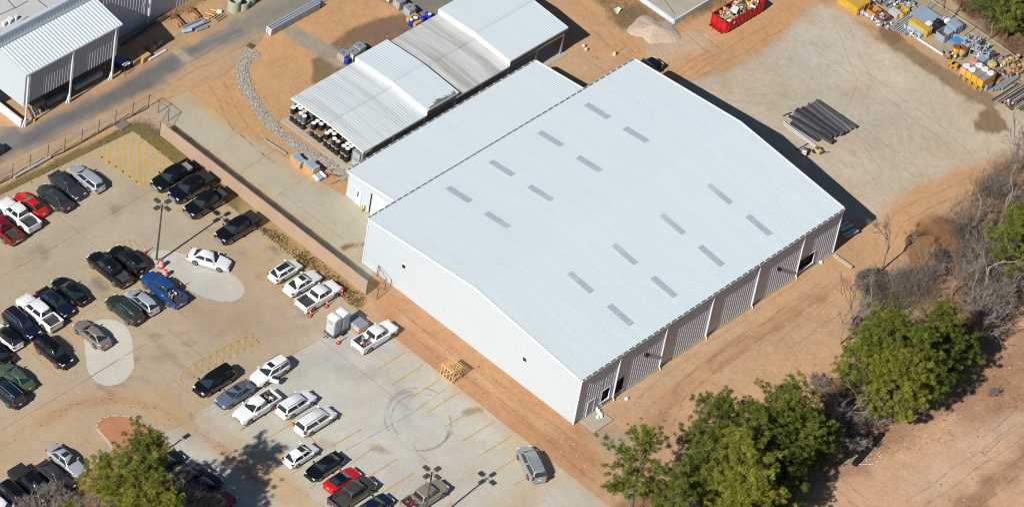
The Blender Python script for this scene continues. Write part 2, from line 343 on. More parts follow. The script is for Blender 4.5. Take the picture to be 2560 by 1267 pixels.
sheet('road', road_poly, .004, al(176, 156, 130), road_ops, M_asph, .35)
drive_poly = [(372, 266), (472, 228), (520, 262), (600, 330), (700, 385), (800, 455), (868, 492), (1000, 585), (960, 650), (920, 700), (440, 318)]
drive_ops = [
 (.9, [(480, 232), (560, 300), (690, 385), (810, 462)], al(206, 172, 128), 2, 1, .8, .25),
 (1.2, [(380, 260), (440, 245), (500, 255)], al(200, 168, 130), 2, .8, .6, .3),
 (.5, [(520, 370), (620, 450), (760, 560), (880, 640)], al(204, 178, 136), 2, 1, .6, .3),
 (.22, [(858, 620), (880, 613), (915, 611)], al(140, 108, 72), .5, .3, .95, .6),
 ('poly', [(850, 480), (940, 540), (920, 600), (820, 540)], al(190, 186, 168), 3, 1, .6, .2)]
sheet('driveway', drive_poly, .012, al(196, 186, 164), drive_ops, M_conc, .35)
def csheet(name, pts, z, col, ops=(), mat=None): return sheet(name, pts, z, col, list(ops), mat or M_conc, .3)
csheet('concrete_patch', [(400, 678), (380, 655), (374, 640), (384, 630), (402, 625), (430, 628), (470, 638), (520, 655), (560, 673), (593, 694), (609, 712), (611, 730), (600, 746), (580, 754), (550, 753), (510, 744), (455, 715)], .012, al(206, 202, 190))
C4 = lambda L: [(x*.4003, 760+y*.4003) for x, y in L]
csheet('concrete_patch', C4([(525, 215), (540, 150), (565, 122), (600, 105), (640, 96), (680, 95), (725, 103), (770, 128), (805, 165), (825, 220), (830, 300), (838, 370), (835, 400), (815, 435), (780, 475), (740, 500), (690, 510), (650, 506), (610, 490), (580, 465), (552, 425), (540, 380)]), .012, al(214, 210, 196))
island = C4([(604, 775), (608, 748), (640, 716), (690, 700), (750, 699), (820, 708), (890, 738), (970, 800), (1080, 900), (1045, 1010), (1050, 1180), (1100, 1290), (1000, 1500), (200, 1500), (300, 1350), (480, 1090), (705, 905), (690, 875)])
sheet('planting_bed', island, .10, al(198, 142, 106), [(1.5, C4([(700, 1000), (500, 1200), (300, 1400)]), al(160, 128, 96), 3, 1.5, .8, .3)], M_ground, .3)
kb = MB(); K = [at(*p) for p in island]
for a, b in zip(K, K[1:]+K[:1]):
    d = b-a; m = (a+b)/2
    kb.box((m.x, m.y, .06), (d.length+.1, .16, .125), math.atan2(d.y, d.x))
struct(kb.build('kerb', pm('kerb_concrete', al(205, 190, 168), .9, var=.15, scale=3, bump=.01)))

# painted markings, joints and rubber
def strips(name, segs, wd, z, mat):
    m = MB()
    for s in segs:
        P = [at(*p) for p in s]
        for a, b in zip(P, P[1:]):
            d = (b-a).normalized(); n = Vector((-d.y, d.x, 0))*wd/2
            m.add([(q.x, q.y, z) for q in (a-n, b-n, b+n, a+n)], [(0, 1, 2, 3)])
    return struct(m.build(name, mat))
A_ = lambda L: [(x*.3314, 380+y*.3314) for x, y in L]
D_ = lambda L: [(600+x*.5263, 600+y*.5263) for x, y in L]
H1 = [[(254, 375), (255, 396)], [(272, 364), (273, 409)], [(291, 354), (290, 421)], [(311, 343), (307, 434)], [(330, 333), (324, 446)], [(349, 337), (341, 457)], [(365, 352), (358, 465)], [(383, 366), (375, 462)], [(401, 379), (394, 446)], [(417, 391), (414, 425)],
      [(242, 385), (300, 424), (345, 458), (358, 467), (368, 468), (382, 460), (400, 444), (434, 412)]]
yel = H1+[A_(l) for l in ([(640, 290), (710, 350)], [(545, 390), (580, 430)], [(385, 445), (455, 500)], [(300, 560), (325, 578)], [(145, 615), (190, 655)], [(0, 685), (55, 725)], [(830, 255), (850, 275)],
  [(1210, 360), (1290, 320)], [(1330, 455), (1400, 420)], [(1455, 550), (1715, 395)], [(1705, 735), (1931, 600)], [(1820, 840), (2075, 685)], [(620, 865), (700, 930), (830, 1030)], [(720, 1130), (905, 1040), (1060, 950)], [(1130, 760), (1135, 895)], [(1300, 910), (1440, 1060)], [(1000, 1000), (1040, 940)])]
yel += [C4(l) for l in ([(0, 338), (120, 268), (240, 200), (430, 105), (600, 5)], [(590, 5), (660, 55)], [(385, 140), (520, 250)], [(140, 255), (370, 450)], [(30, 340), (60, 365)], [(215, 490), (240, 512)], [(890, 80), (920, 105)], [(965, 540), (1160, 715)], [(1075, 465), (1280, 640)], [(905, 650), (1045, 775)], [(500, 815), (650, 940)], [(1395, 695), (1480, 640)], [(1505, 785), (1600, 725)])]
yel += [D_(l) for l in ([(80, 175), (140, 140)], [(158, 238), (200, 210)], [(230, 310), (262, 290)], [(190, 660), (250, 630)], [(0, 905), (165, 800)], [(85, 970), (255, 865)], [(165, 1040), (215, 1010)], [(245, 1110), (305, 1072)], [(330, 1180), (360, 1160)], [(330, 930), (495, 830)], [(440, 975), (575, 900)], [(525, 1062), (660, 968)], [(610, 1125), (745, 1038)], [(650, 1215), (825, 1105)], [(980, 1267), (1010, 1245)],
  [(165, 800), (290, 900), (410, 1000)], [(653, 613), (790, 530)], [(722, 688), (870, 592)], [(808, 752), (945, 665)], [(888, 820), (1045, 720)], [(970, 888), (1130, 790)], [(1055, 955), (1210, 860)], [(1135, 1025), (1290, 930)], [(1215, 1095), (1370, 1000)], [(1300, 1165), (1440, 1080)])]
# faded second hatched bay
yel2 = [[(470, 965), (456, 957), (452, 945), (456, 930), (470, 918), (520, 890), (570, 864), (600, 848), (622, 841), (640, 846), (648, 858), (640, 870)]]+[[(470+18*i, 918-9.6*i), (486+18*i, 944-9.6*i)] for i in range(10)]+[[(486+18*i, 944-9.6*i), (488+18*i, 909-9.6*i)] for i in range(9)]
yel2 += [A_(l) for l in ([(885, 690), (960, 665), (1010, 675), (1060, 712)], [(930, 680), (940, 720)], [(975, 668), (1000, 740)], [(1130, 890), (1100, 930)], [(1010, 980), (1060, 1060)])]
strips('parking_marking', yel[:11], .2, .020, alpha_mat('yellow_paint_new', al(240, 186, 62), .75, 1, 1.4)); strips('parking_marking', yel[11:], .16, .020, alpha_mat('worn_yellow_paint', al(232, 184, 80), .3, .95, 1.4))
strips('parking_marking', yel2, .16, .020, alpha_mat('faded_yellow_paint', al(226, 184, 84), .1, .8, 1.6))
whi = [C4(l) for l in ([(370, 450), (450, 525)], [(450, 360), (560, 452)], [(240, 512), (350, 578)], [(140, 590), (215, 660)], [(0, 635), (100, 725)], [(740, 105), (915, 240)], [(920, 60), (1055, 155)], [(915, 240), (1050, 160)], [(160, 400), (280, 335)])]
strips('parking_marking', whi, .09, .020, alpha_mat('worn_white_paint', al(226, 216, 196), .2, .75, 1.5))
j = [A_(l) for l in ([(1150, 288), (700, 545), (280, 790), (0, 945)], [(300, 380), (640, 640), (1000, 930)], [(1180, 1060), (1400, 1240)])]
j += [C4(l) for l in ([(915, 242), (450, 527), (220, 662), (100, 730), (-50, 820)], [(1050, 158), (1400, 440)], [(560, 455), (830, 290)], [(1420, 600), (1090, 775)])]
j += [D_(l) for l in ([(380, 472), (130, 605), (0, 690)], [(0, 1000), (600, 1400)], [(500, 1000), (820, 820), (1000, 690)], [(380, 470), (800, 800)], [(560, 350), (600, 330)])]
j += [[(560, 355), (600, 330)], [(600, 430), (690, 375)], [(690, 490), (790, 430)], [(700, 480), (860, 600)], [(150, 392), (120, 360)], [(0, 425), (60, 395)], [(400, 165), (440, 190)]]
strips('paving_joint', j, .07, .016, alpha_mat('joint_dirt', al(140, 128, 108), .05, .55, .9))
arcs = []
for cx, cy, r, a0, a1 in ((1045, 1040, 84, 150, 330), (1050, 1045, 72, 140, 300), (1045, 1045, 95, 20, 110), (1050, 1060, 78, -20, 60), (1060, 1075, 60, 0, 100), (1030, 1030, 60, 160, 280), (1120, 1090, 90, 120, 170)):
    arcs.append([(cx+r*math.cos(R(a)), cy+.85*r*math.sin(R(a))) for a in range(a0, a1, 8)])
strips('tyre_mark', arcs, .24, .018, alpha_mat('tyre_rubber_film', (.12, .115, .11), .0, .26, .7))
rp = random.Random(3)
def ruts(name, lines, mat, wd=.28, gap=1.7, z=.012):
    segs = []
    for L in lines:
        P = [at(*p) for p in L]; sm = []
        for i in range(len(P)-1):
            for k in range(8): sm.append(P[i].lerp(P[i+1], k/8))
        sm.append(P[-1])
        for s in (-gap/2, gap/2):
            q = []
            for i, p in enumerate(sm):
                d = (sm[min(i+1, len(sm)-1)]-sm[max(i-1, 0)]).normalized(); q.append(p+Vector((-d.y, d.x, 0))*(s+.12*math.sin(i*.9+s)))
            segs.append(q)
    m = MB()
    for q in segs:
        for a, b in zip(q, q[1:]):
            d = (b-a).normalized(); n = Vector((-d.y, d.x, 0))*wd/2; m.add([(t.x, t.y, z) for t in (a-n, b-n, b+n, a+n)], [(0, 1, 2, 3)])
    return struct(m.build(name, mat))
ruts('tyre_ruts', [[(2060, 720), (1950, 800), (1830, 870), (1700, 980), (1640, 1090)], [(2110, 700), (2010, 770), (1880, 850), (1760, 930), (1650, 1020), (1580, 1110)], [(2040, 690), (1900, 790), (1740, 900), (1600, 1010)], [(2230, 640), (2150, 720), (2060, 790), (1960, 860)]], alpha_mat('rut_dirt', al(166, 126, 92), .0, .15, .6))
ruts('tyre_ruts', [[(2280, 1267), (2400, 1180), (2560, 1070)], [(2420, 1267), (2500, 1200), (2600, 1130)], [(2080, 1190), (2110, 1220), (2160, 1260)], [(2440, 1130), (2560, 1030)]], alpha_mat('rut_field', al(150, 112, 88), .0, .2, .7))
ruts('tyre_ruts', [[(1700, 60), (1790, 130), (1700, 190)], [(1950, 60), (1850, 120), (1720, 190), (1690, 220)], [(1480, 60), (1560, 130), (1600, 150)], [(2560, 400), (2400, 470), (2250, 540), (2200, 620)], [(980, 780), (1100, 870), (1260, 990), (1420, 1110)], [(1000, 800), (1180, 940), (1380, 1090), (1500, 1200)], [(540, 210), (600, 320), (700, 400)]], alpha_mat('rut_clay', al(178, 130, 90), .0, .2, .6))
ruts('tyre_ruts', [[(1780, 240), (1950, 250), (2150, 330), (2300, 440)], [(2050, 120), (2200, 220), (2350, 330), (2420, 400)], [(2100, 60), (2160, 200), (2120, 330), (2200, 450)]], alpha_mat('rut_gravel', al(186, 168, 144), .0, .16, .5))
ruts('tyre_ruts', [[(0, 425), (150, 350), (320, 255), (480, 165), (640, 85)], [(0, 400), (200, 300), (400, 180), (560, 90)], ], alpha_mat('rut_dust', al(150, 138, 122), .0, .2, .6))
clod = MB(); polys = [[(1460, 1050), (2080, 650), (2200, 620), (2060, 900), (1620, 1150), (1500, 1160)], [(930, 720), (1440, 1080), (1480, 1180), (1240, 1030), (1000, 860)], [(1330, 150), (1700, 60), (1990, 10), (1900, 130), (1720, 200)], [(2080, 1180), (2560, 850), (2700, 900), (2560, 1267), (2050, 1267)], [(620, 130), (900, 10), (1050, 70), (740, 240), (840, 430), (600, 320)], [(1780, 220), (2100, 60), (2400, 250), (2540, 330), (2300, 440), (2150, 470)]]
for pi, pl in enumerate(polys):
    PW = W2(pl); lo, hi = PW.min(0), PW.max(0); n = (300, 200, 160, 700, 160, 12)[pi]; xy = np.array([(rp.uniform(lo[0], hi[0]), rp.uniform(lo[1], hi[1])) for _ in range(n*3)]); xy = xy[sdpoly(xy[:, 0], xy[:, 1], PW) < 0]; xy = xy[(fbm(xy[:, 0]*.3, xy[:, 1]*.3, 61+pi) > -.05)][:n]
    for x, y in xy:
        s = abs(rp.gauss(0, .05))+.03; e = rp.random()*6; clod.mi = (0, 1, 0, 2)[rp.randrange(4)]
        vs = [Vector((x+math.cos(e+q*1.57)*s*rp.uniform(.6, 1.3), y+math.sin(e+q*1.57)*s*rp.uniform(.6, 1.3), -.06)) for q in range(4)]+[Vector((x, y, s*rp.uniform(.3, .7)))]
        clod.add(vs, [(0, 1, 4), (1, 2, 4), (2, 3, 4), (3, 0, 4)])
struct(clod.build('dirt_clods', [pm('clod_brown', al(176, 132, 94), .95), pm('clod_dark', al(140, 104, 76), .95), pm('clod_pale', al(216, 192, 164), .95)]), 'stuff')
dots = MB()
for k in range(110):                          # crumbs of clay dropped along the haul track
    t = rp.random(); i = min(int(t*5), 4); P = [(0, 1120), (180, 1012), (280, 998), (400, 1020), (560, 1125), (660, 1210)]
    f = t*5-i; p = at(P[i][0]+(P[i+1][0]-P[i][0])*f+rp.gauss(0, 7), P[i][1]+(P[i+1][1]-P[i][1])*f+rp.gauss(0, 5)); s = rp.uniform(.05, .12)
    dots.box((p.x, p.y, .02+s*.2), (s, s*.7, s*.5), rp.random()*3)
struct(dots.build('clay_crumbs', pm('red_clay', al(150, 104, 76), .95)), 'stuff')

# rock-lined swale
sw = [(640, 128), (612, 150), (603, 180), (612, 215), (630, 245), (655, 285), (690, 325), (735, 360), (790, 395), (840, 420), (866, 448)]
strips('swale', [sw], 1.6, .006, pm('gravel_bed', al(184, 174, 160), .95, var=.2, scale=6, bump=.05, bscale=12))
rk = MB(); P = [at(*p) for p in sw]
for k in range(2400):
    i = rp.randrange(len(P)-1); f = rp.random(); a = P[i].lerp(P[i+1], f); d = (P[i+1]-P[i]).normalized(); nn = Vector((-d.y, d.x, 0))
    a = a+nn*rp.gauss(0, (.34 if i < 8 else .5)); s = rp.uniform(.05, .14); e = rp.random()*6
    rk.mi = rp.randrange(3)
    vs = [Vector((math.cos(e+q*1.57)*s*rp.uniform(.7, 1.2), math.sin(e+q*1.57)*s*rp.uniform(.6, 1.1), rp.uniform(.0, .05))) for q in range(4)]+[Vector((0, 0, s*rp.uniform(.7, 1.1))), Vector((0, 0, -.05))]
    rk.add([v+Vector((a.x, a.y, .02)) for v in vs], [(0, 1, 4), (1, 2, 4), (2, 3, 4), (3, 0, 4), (1, 0, 5), (2, 1, 5), (3, 2, 5), (0, 3, 5)])
struct(rk.build('rocks', [pm('rock_grey', al(178, 170, 158), .9), pm('rock_pale', al(200, 194, 184), .9), pm('rock_dark', al(156, 146, 132), .9)]), 'stuff')
# ------------------------------------------------------------------ buildings
def ribbed(mb, o, d, n, L, zb, zt, pitch=.40, dep=.055):
    """vertical ribbed cladding from o along d; n = outward; zb/zt = functions of distance"""
    d = Vector(d); n = Vector(n); o = Vector(o); prof = []; s = 0
    while s < L:
        for f, h in ((0, 0), (.62, 0), (.72, 1), (.90, 1)):
            if s+f*pitch < L: prof.append((s+f*pitch, h))
        s += pitch
    prof.append((L, 0)); vs = []
    for s, h in prof:
        q = o+d*s+n*dep*h; vs += [(q.x, q.y, zb(s)), (q.x, q.y, zt(s))]
    mb.add(vs, [(2*i, 2*i+2, 2*i+3, 2*i+1) for i in range(len(prof)-1)]); return mb
def ribroof(mb, o, d, sl, L, pitch=.30, dep=.022):
    """ribbed roof sheet: eave starts at o, runs L along d, climbs by vector sl to the ridge"""
    d = Vector(d); o = Vector(o); sl = Vector(sl); up = d.cross(sl).normalized(); up = up if up.z > 0 else -up; prof = []; s = 0
    while s < L:
        for f, h in ((0, 0), (.62, 0), (.72, 1), (.90, 1)):
            if s+f*pitch < L: prof.append((s+f*pitch, h))
        s += pitch
    prof.append((L, 0)); vs = []
    for s, h in prof:
        q = o+d*s+up*dep*h; vs += [q, q+sl]
    mb.add(vs, [(2*i, 2*i+2, 2*i+3, 2*i+1) for i in range(len(prof)-1)]); return mb
M_roofw = pm('white_metal_roof', (.565, .635, .675), .42, var=.05, scale=.5, stretch=(1.6, .18, .3))
M_wallw = pm('white_metal_wall', (.515, .58, .615), .45, var=.02, scale=.4)
M_trim = pm('white_trim', (.70, .725, .745), .45, var=.02)
M_wallg = pm('front_wall_metal', (.52, .58, .675), .4, var=.03, scale=.4)
M_dark = pm('dark_interior', (.012, .013, .018), .9, var=.1)
M_gut = pm('gutter_shadow_metal', (.10, .11, .12), .6)
M_sky = pm('skylight_panel', (.335, .40, .44), .25, var=.18, scale=4)
M_conc2 = pm('plain_concrete', al(190, 180, 160), .9, var=.12, scale=1.5, bump=.01)
M_steelg = pm('galvanised_steel', (.45, .48, .50), .4, metal=.5, var=.12, scale=3)
M_black = pm('black_paint', (.012, .012, .014), .5, var=.1)
W, LG, H, RZ = 32.68, 44.3, 6.93, 8.54

wh = thing('warehouse', 'large new white metal warehouse with a low gabled roof in the middle of the yard', 'warehouse', (0, 0, 0))
gs = lambda y: H+(RZ-H)*(1-abs(y-W/2)/(W/2))
m = ribbed(MB(), (0, 0, 0), (0, 1, 0), (-1, 0, 0), W/2, lambda s: .0, lambda s: gs(s)-.06, .30, .022); ribbed(m, (0, W/2, 0), (0, 1, 0), (-1, 0, 0), W/2, lambda s: 0., lambda s: gs(s+W/2)-.06, .30, .022)
m.build('gable_wall', M_wallw, wh)
m = ribbed(MB(), (LG, 0, 0), (0, 1, 0), (1, 0, 0), W, lambda s: 0., lambda s: gs(s)-.06); m.build('gable_wall', M_wallw, wh)
# front wall with three dock openings and a door
ops_ = []
for (u0, v0), (u1, v1) in (((1500, 1003), (1523, 976)), ((1531, 986), (1559, 951)), ((1992, 676), (2034, 638))):
    a, b = aty(u0, v0, 0), aty(u1, v1, 0); ops_.append((a.x, b.x, max(a.z-.1, .6), b.z+.75))
fix = [(0, 0, .75, 2.55), (0, 0, .55, 2.7), (0, 0, .7, 2.5)]
opn = [(round(a[0], 2), round(a[1], 2), f[2], f[3]) for a, f in zip(ops_, fix)]
print('openings', ops_, opn)
cuts = sorted(opn); m = MB(); x = 0
for (a, b, z0, z1) in cuts:
    ribbed(m, (x, 0, 0), (1, 0, 0), (0, -1, 0), a-x, lambda s: .12, lambda s: H-.05)
    ribbed(m, (a, 0, 0), (1, 0, 0), (0, -1, 0), b-a, lambda s: .12, lambda s, z0=z0: z0)
    ribbed(m, (a, 0, 0), (1, 0, 0), (0, -1, 0), b-a, lambda s, z1=z1: z1, lambda s: H-.05); x = b
ribbed(m, (x, 0, 0), (1, 0, 0), (0, -1, 0), LG-x, lambda s: .12, lambda s: H-.05)
m.build('side_wall', M_wallg, wh)
ribbed(MB(), (0, W, 0), (1, 0, 0), (0, 1, 0), LG, lambda s: 0., lambda s: H-.05).build('side_wall', M_wallw, wh)
for (a, b, z0, z1) in cuts:
    f = MB()
    f.box((b+.03, -.03, (z0+z1)/2), (.06, .14, z1-z0+.1)); f.box((a-.02, -.02, (z0+z1)/2), (.04, .12, z1-z0+.1))
    f.box(((a+b)/2, -.03, z1+.02), (b-a, .14, .04)); f.box(((a+b)/2, -.05, z0-.06), (b-a+.2, .2, .12))
    fo = f.build('dock_opening', M_trim, wh); MB().box(((a+b)/2, .35, (z0+z1)/2), (b-a, .1, z1-z0)).build('dark_bay', M_dark, fo)
d0 = aty(1471, 1033, 0); f = MB(); xd = d0.x
f.box((xd-.55, -.05, 1.1), (.08, .12, 2.2)); f.box((xd+.55, -.05, 1.1), (.08, .12, 2.2)); f.box((xd, -.05, 2.24), (1.18, .12, .08))
fo = f.build('door_frame', M_trim, wh); dd = MB().box((xd, -.055, 1.1), (1.02, .05, 2.2)).build('door', pm('grey_door', (.33, .32, .32), .5), wh)
MB().box((xd+.4, -.10, 1.05), (.12, .05, .05)).build('handle', M_steelg, dd)
ridge = MB()
e = .03
rf = MB(); ribroof(rf, (-.15, -e, H-.03), (1, 0, 0), (0, W/2+e, RZ-H+.03), LG+.3); rf.build('roof_slope', M_roofw, wh)
rf = MB(); ribroof(rf, (-.15, W+e, H-.03), (1, 0, 0), (0, -W/2-e, RZ-H+.03), LG+.3); rf.build('roof_slope', M_roofw, wh)
(lambda: MB().add([(-.18, W/2-.25, RZ+.03), (LG+.18, W/2-.25, RZ+.03), (LG+.18, W/2, RZ+.055), (-.18, W/2, RZ+.055), (-.18, W/2+.25, RZ+.03), (LG+.18, W/2+.25, RZ+.03)], [(0, 1, 2, 3), (3, 2, 5, 4)]).build('ridge_cap', M_roofw, wh))
for x0 in (-.21, LG+.21):
    rk_ = MB(); s = -1 if x0 < 0 else 1
    for ya, yb, za, zb in ((-e, W/2, H, RZ+.03), (W/2, W+e, RZ+.03, H)):
        rk_.add([(x0-.07, ya, za-.22), (x0+.07, ya, za-.22), (x0+.07, ya, za+.05), (x0-.07, ya, za+.05), (x0-.07, yb, zb-.22), (x0+.07, yb, zb-.22), (x0+.07, yb, zb+.05), (x0-.07, yb, zb+.05)], [(0, 1, 2, 3), (7, 6, 5, 4), (0, 4, 5, 1), (1, 5, 6, 2), (2, 6, 7, 3), (3, 7, 4, 0)])
    rk_.build('gable_trim', M_trim, wh)
def gutter(x0, x1, y, sgn, z, parent, every=1.0):
    g = MB(); g.box(((x0+x1)/2, y+sgn*.23, z-.16), (x1-x0, .02, .17)); g.box(((x0+x1)/2, y+sgn*.02, z-.14), (x1-x0, .02, .17)); g.box(((x0+x1)/2, y+sgn*.125, z-.23), (x1-x0, .19, .02))
    for xe in (x0, x1): g.box((xe, y+sgn*.125, z-.14), (.03, .23, .17))
    go = g.build('gutter', M_trim, parent)
    MB().add([(x0+.03, y+sgn*.03, z-.115), (x1-.03, y+sgn*.03, z-.115), (x1-.03, y+sgn*.218, z-.115), (x0+.03, y+sgn*.218, z-.115)], [(0, 1, 2, 3)]).build('gutter_trough', M_gut, go)
    st = MB(); x = x0+every/2
    while x < x1: st.box((x, y+sgn*.13, z-.045), (.17, .24, .018)); x += every
    st.build('gutter_straps', M_trim, go); return go
gutter(-.1, LG+.1, -e, -1, H+.07, wh); gutter(-.1, LG+.1, W+e, 1, H+.07, wh)
dsx = [aty(u, v, 0).x for u, v in ((1528, 997), (1644, 920), (1760, 843), (1874, 770), (1985, 695))]
print('downspouts', dsx)
for xq in dsx:
    m = MB(); m.tube([(xq, -e-.13, H-.15), (xq, -e-.13, H-.45), (xq, -.16, H-.75), (xq, -.16, .35), (xq, -.42, .12)], .09, 8); m.build('downspout', M_trim, wh, smooth=True)
for u, v in ((1614, 885), (1945, 671)):
    p = aty(u, v, 0); m = MB(); m.box((p.x, -.22, p.z), (.30, .40, .34), 0); m.box((p.x, -.3, p.z+.19), (.36, .5, .05)); m.build('wall_light', M_black, wh, bevel=.02)
for u, v in ((1011, 665), (1313, 897)):
    p = atx(u, v, 0); m = MB(); m.box((-.05, p.y, p.z), (.10, .62, .62)); vo = m.build('wall_vent', M_trim, wh)
    m = MB(); m.box((-.09, p.y, p.z), (.08, .46, .46)); m.build('louvre', M_dark, vo)
mb_ = MB(); mb_.box((LG/2, -.06, .06), (LG+.1, .16, .2)); mb_.build('foundation', M_conc2, wh)
mb_ = MB(); mb_.box((-.06, -.07, H/2), (.16, .18, H-.1)); mb_.box((LG+.05, -.07, H/2), (.14, .18, H-.1)); mb_.box((-.05, W+.06, H/2), (.14, .14, H-.1)); mb_.build('corner_trim', M_trim, wh)
for u, v in ((1494, 277), (1590, 337), (1377, 347), (1473, 410), (1255, 420), (1352, 483), (1148, 486), (1244, 550), (1800, 485), (1897, 563), (1682, 560), (1778, 640), (1562, 635), (1660, 717), (1452, 705), (1551, 787)):
    p = at(u, v, 7.7); p = at(u, v, gs(p.y)); y0, y1 = p.y-1.75, p.y+1.75
    m = MB(); ribroof(m, (p.x-.42, y0, gs(y0)+.012), (1, 0, 0), (0, 3.5, gs(y1)-gs(y0)), .84, .28, .03); m.build('skylight', M_sky, wh)

# lower side building
lt = thing('side_shed', 'narrow white metal lean-to building along the back of the large warehouse', 'shed', (0, 0, 0))
X0, X1, Y0, Y1, Z0, Z1 = 6.45, 37.75, W+.45, 41.95, 3.72, 4.75
sl_ = lambda y: Z1+(Z0-Z1)*(y-Y0)/(Y1-Y0)
ribbed(MB(), (X0, Y0, 0), (0, 1, 0), (-1, 0, 0), Y1-Y0, lambda s: 0., lambda s: sl_(Y0+s)-.05, .3, .022).build('end_wall', M_wallw, lt)
ribbed(MB(), (X1, Y0, 0), (0, 1, 0), (1, 0, 0), Y1-Y0, lambda s: 0., lambda s: sl_(Y0+s)-.05).build('end_wall', M_wallw, lt)
ribbed(MB(), (X0, Y1, 0), (1, 0, 0), (0, 1, 0), X1-X0, lambda s: 0., lambda s: Z0-.05).build('back_wall', M_wallw, lt)
ribroof(MB(), (X0-.12, Y1+.15, Z0-.02), (1, 0, 0), (0, Y0-Y1-.15, Z1-Z0+.02), X1-X0+.24).build('roof', M_roofw, lt)
for xx in (X0-.17, X1+.17):
    MB().add([(xx-.06, Y1+.2, Z0-.2), (xx+.06, Y1+.2, Z0-.2), (xx+.06, Y1+.2, Z0+.05), (xx-.06, Y1+.2, Z0+.05), (xx-.06, Y0, Z1-.2), (xx+.06, Y0, Z1-.2), (xx+.06, Y0, Z1+.06), (xx-.06, Y0, Z1+.06)], [(0, 1, 2, 3), (7, 6, 5, 4), (0, 4, 5, 1), (1, 5, 6, 2), (2, 6, 7, 3), (3, 7, 4, 0)]).build('roof_trim', M_trim, lt)
gutter(X0, X1, Y1+.15, 1, Z0+.08, lt, 1.25)
p = atx(931, 515, X0); yq = 36.2
m = MB(); m.box((X0-.04, 36.1, 1.6), (.06, 3.5, 3.2)); m.build('roller_door', pm('roller_door_white', (.80, .80, .81), .5, var=.02), lt)
m = MB(); m.tube([(X0-.09, 38.15, .15), (X0-.09, 38.15, 3.0)], .07, 6); m.build('downpipe', M_black, lt)
p = atx(893, 512, X0); m = MB(); m.box((X0-.05, p.y, 1.1), (.06, .95, 2.2)); do = m.build('door', pm('pale_door', (.62, .64, .66), .5, var=.02), lt)
m = MB(); m.box((X0-.09, p.y+.05, 1.55), (.03, .16, .75)); m.build('window', M_dark, do)
bo = thing('bollard', 'yellow steel bollard beside the roller door of the side shed', 'bollard', at(903, 530))
m = MB(); m.lathe([(.11, 0), (.11, 1.0), (.09, 1.08), (.04, 1.11)], n=12); m.build('post', pm('safety_yellow', al(232, 196, 40), .5), bo, smooth=True)
MB().lathe([(.2, 0), (.2, .03)], n=12).build('base_plate', M_steelg, bo)

# open canopy with four roof sections
M_old = pm('old_metal_roof', (.50, .515, .51), .5, var=.22, scale=1.3, stretch=(1.6, .10, .3), stain=(.27, .235, .20), sscale=.55, slo=.46, shi=.74)
M_mid = pm('weathered_metal_roof', (.55, .60, .62), .45, var=.12, scale=.8, stretch=(1.5, .12, .3), stain=(.36, .36, .35), sscale=.5, slo=.50, shi=.80)
ca = thing('storage_canopy', 'open-sided storage canopy with four stepped white and weathered roof sections', 'canopy', (0, 0, 0))
CY0, CY1, CM = 43.55, 55.5, 49.5
secs = [(10.4, 20.95, 3.3, M_mid), (20.9, 26.1, 4.0, M_roofw), (26.0, 35.0, 3.4, M_old), (34.95, 45.0, 4.2, M_roofw)]
for x0, x1, z, mt in secs:
    rise = .38
    m = MB(); ribroof(m, (x0, CY0, z), (1, 0, 0), (0, CM-CY0, rise), x1-x0, .38, .024); ribroof(m, (x0, CY1, z), (1, 0, 0), (0, CM-CY1, rise), x1-x0, .38, .024); m.build('roof_section', mt, ca)
    MB().box(((x0+x1)/2, CM, z+rise+.04), (x1-x0, .4, .03)).build('ridge_cap', mt, ca)
    f = MB(); dz = .78 if z > 3.6 else .2
    for xx in (x0-.02, x1+.02):
        d_ = dz if xx < x0 else .25
        f.add([(xx, CY0, z-d_), (xx, CM, z+rise-d_), (xx, CY1, z-d_), (xx, CY0, z+.05), (xx, CM, z+rise+.05), (xx, CY1, z+.05)], [(0, 1, 4, 3), (1, 2, 5, 4)])
    for yy in (CY0-.02, CY1+.02): f.add([(x0, yy, z-.22), (x1, yy, z-.22), (x1, yy, z+.01), (x0, yy, z+.01)], [(0, 1, 2, 3)])
    f.build('fascia', pm('cream_trim', (.74, .73, .69), .5, var=.05), ca)
for xx in (10.7, 15.8, 20.9, 26.05, 30.5, 35.0, 40, 44.7):
    for yy in (CY0+.3, CY1-.3):
        zt = 3.3
        m = MB(); m.box((xx, yy, zt/2), (.22, .22, zt)); m.build('column', M_steelg, ca)
for yy in (CY0+.3, CY1-.3, CM):
    MB().box((27.7, yy, 3.12), (34.2, .18, .26)).build('beam', M_steelg, ca)
MB().box((27.4, 49.5, .0), (35.8, 12.6, .12)).build('slab', M_conc2, ca)
M_moss = pm('roof_stains', (.07, .055, .035), .9)
m = MB()
for k in range(26):
    x = 21.3+k*.175; l = rp.uniform(.15, .75) if k > 4 else rp.uniform(.1, .3)
    m.box((x, CY0+.05+l/2, 4.075+.03*l), (.1, l, .02), 0, (math.atan(.38/6), 0))
m.build('rust_streaks', M_moss, ca)

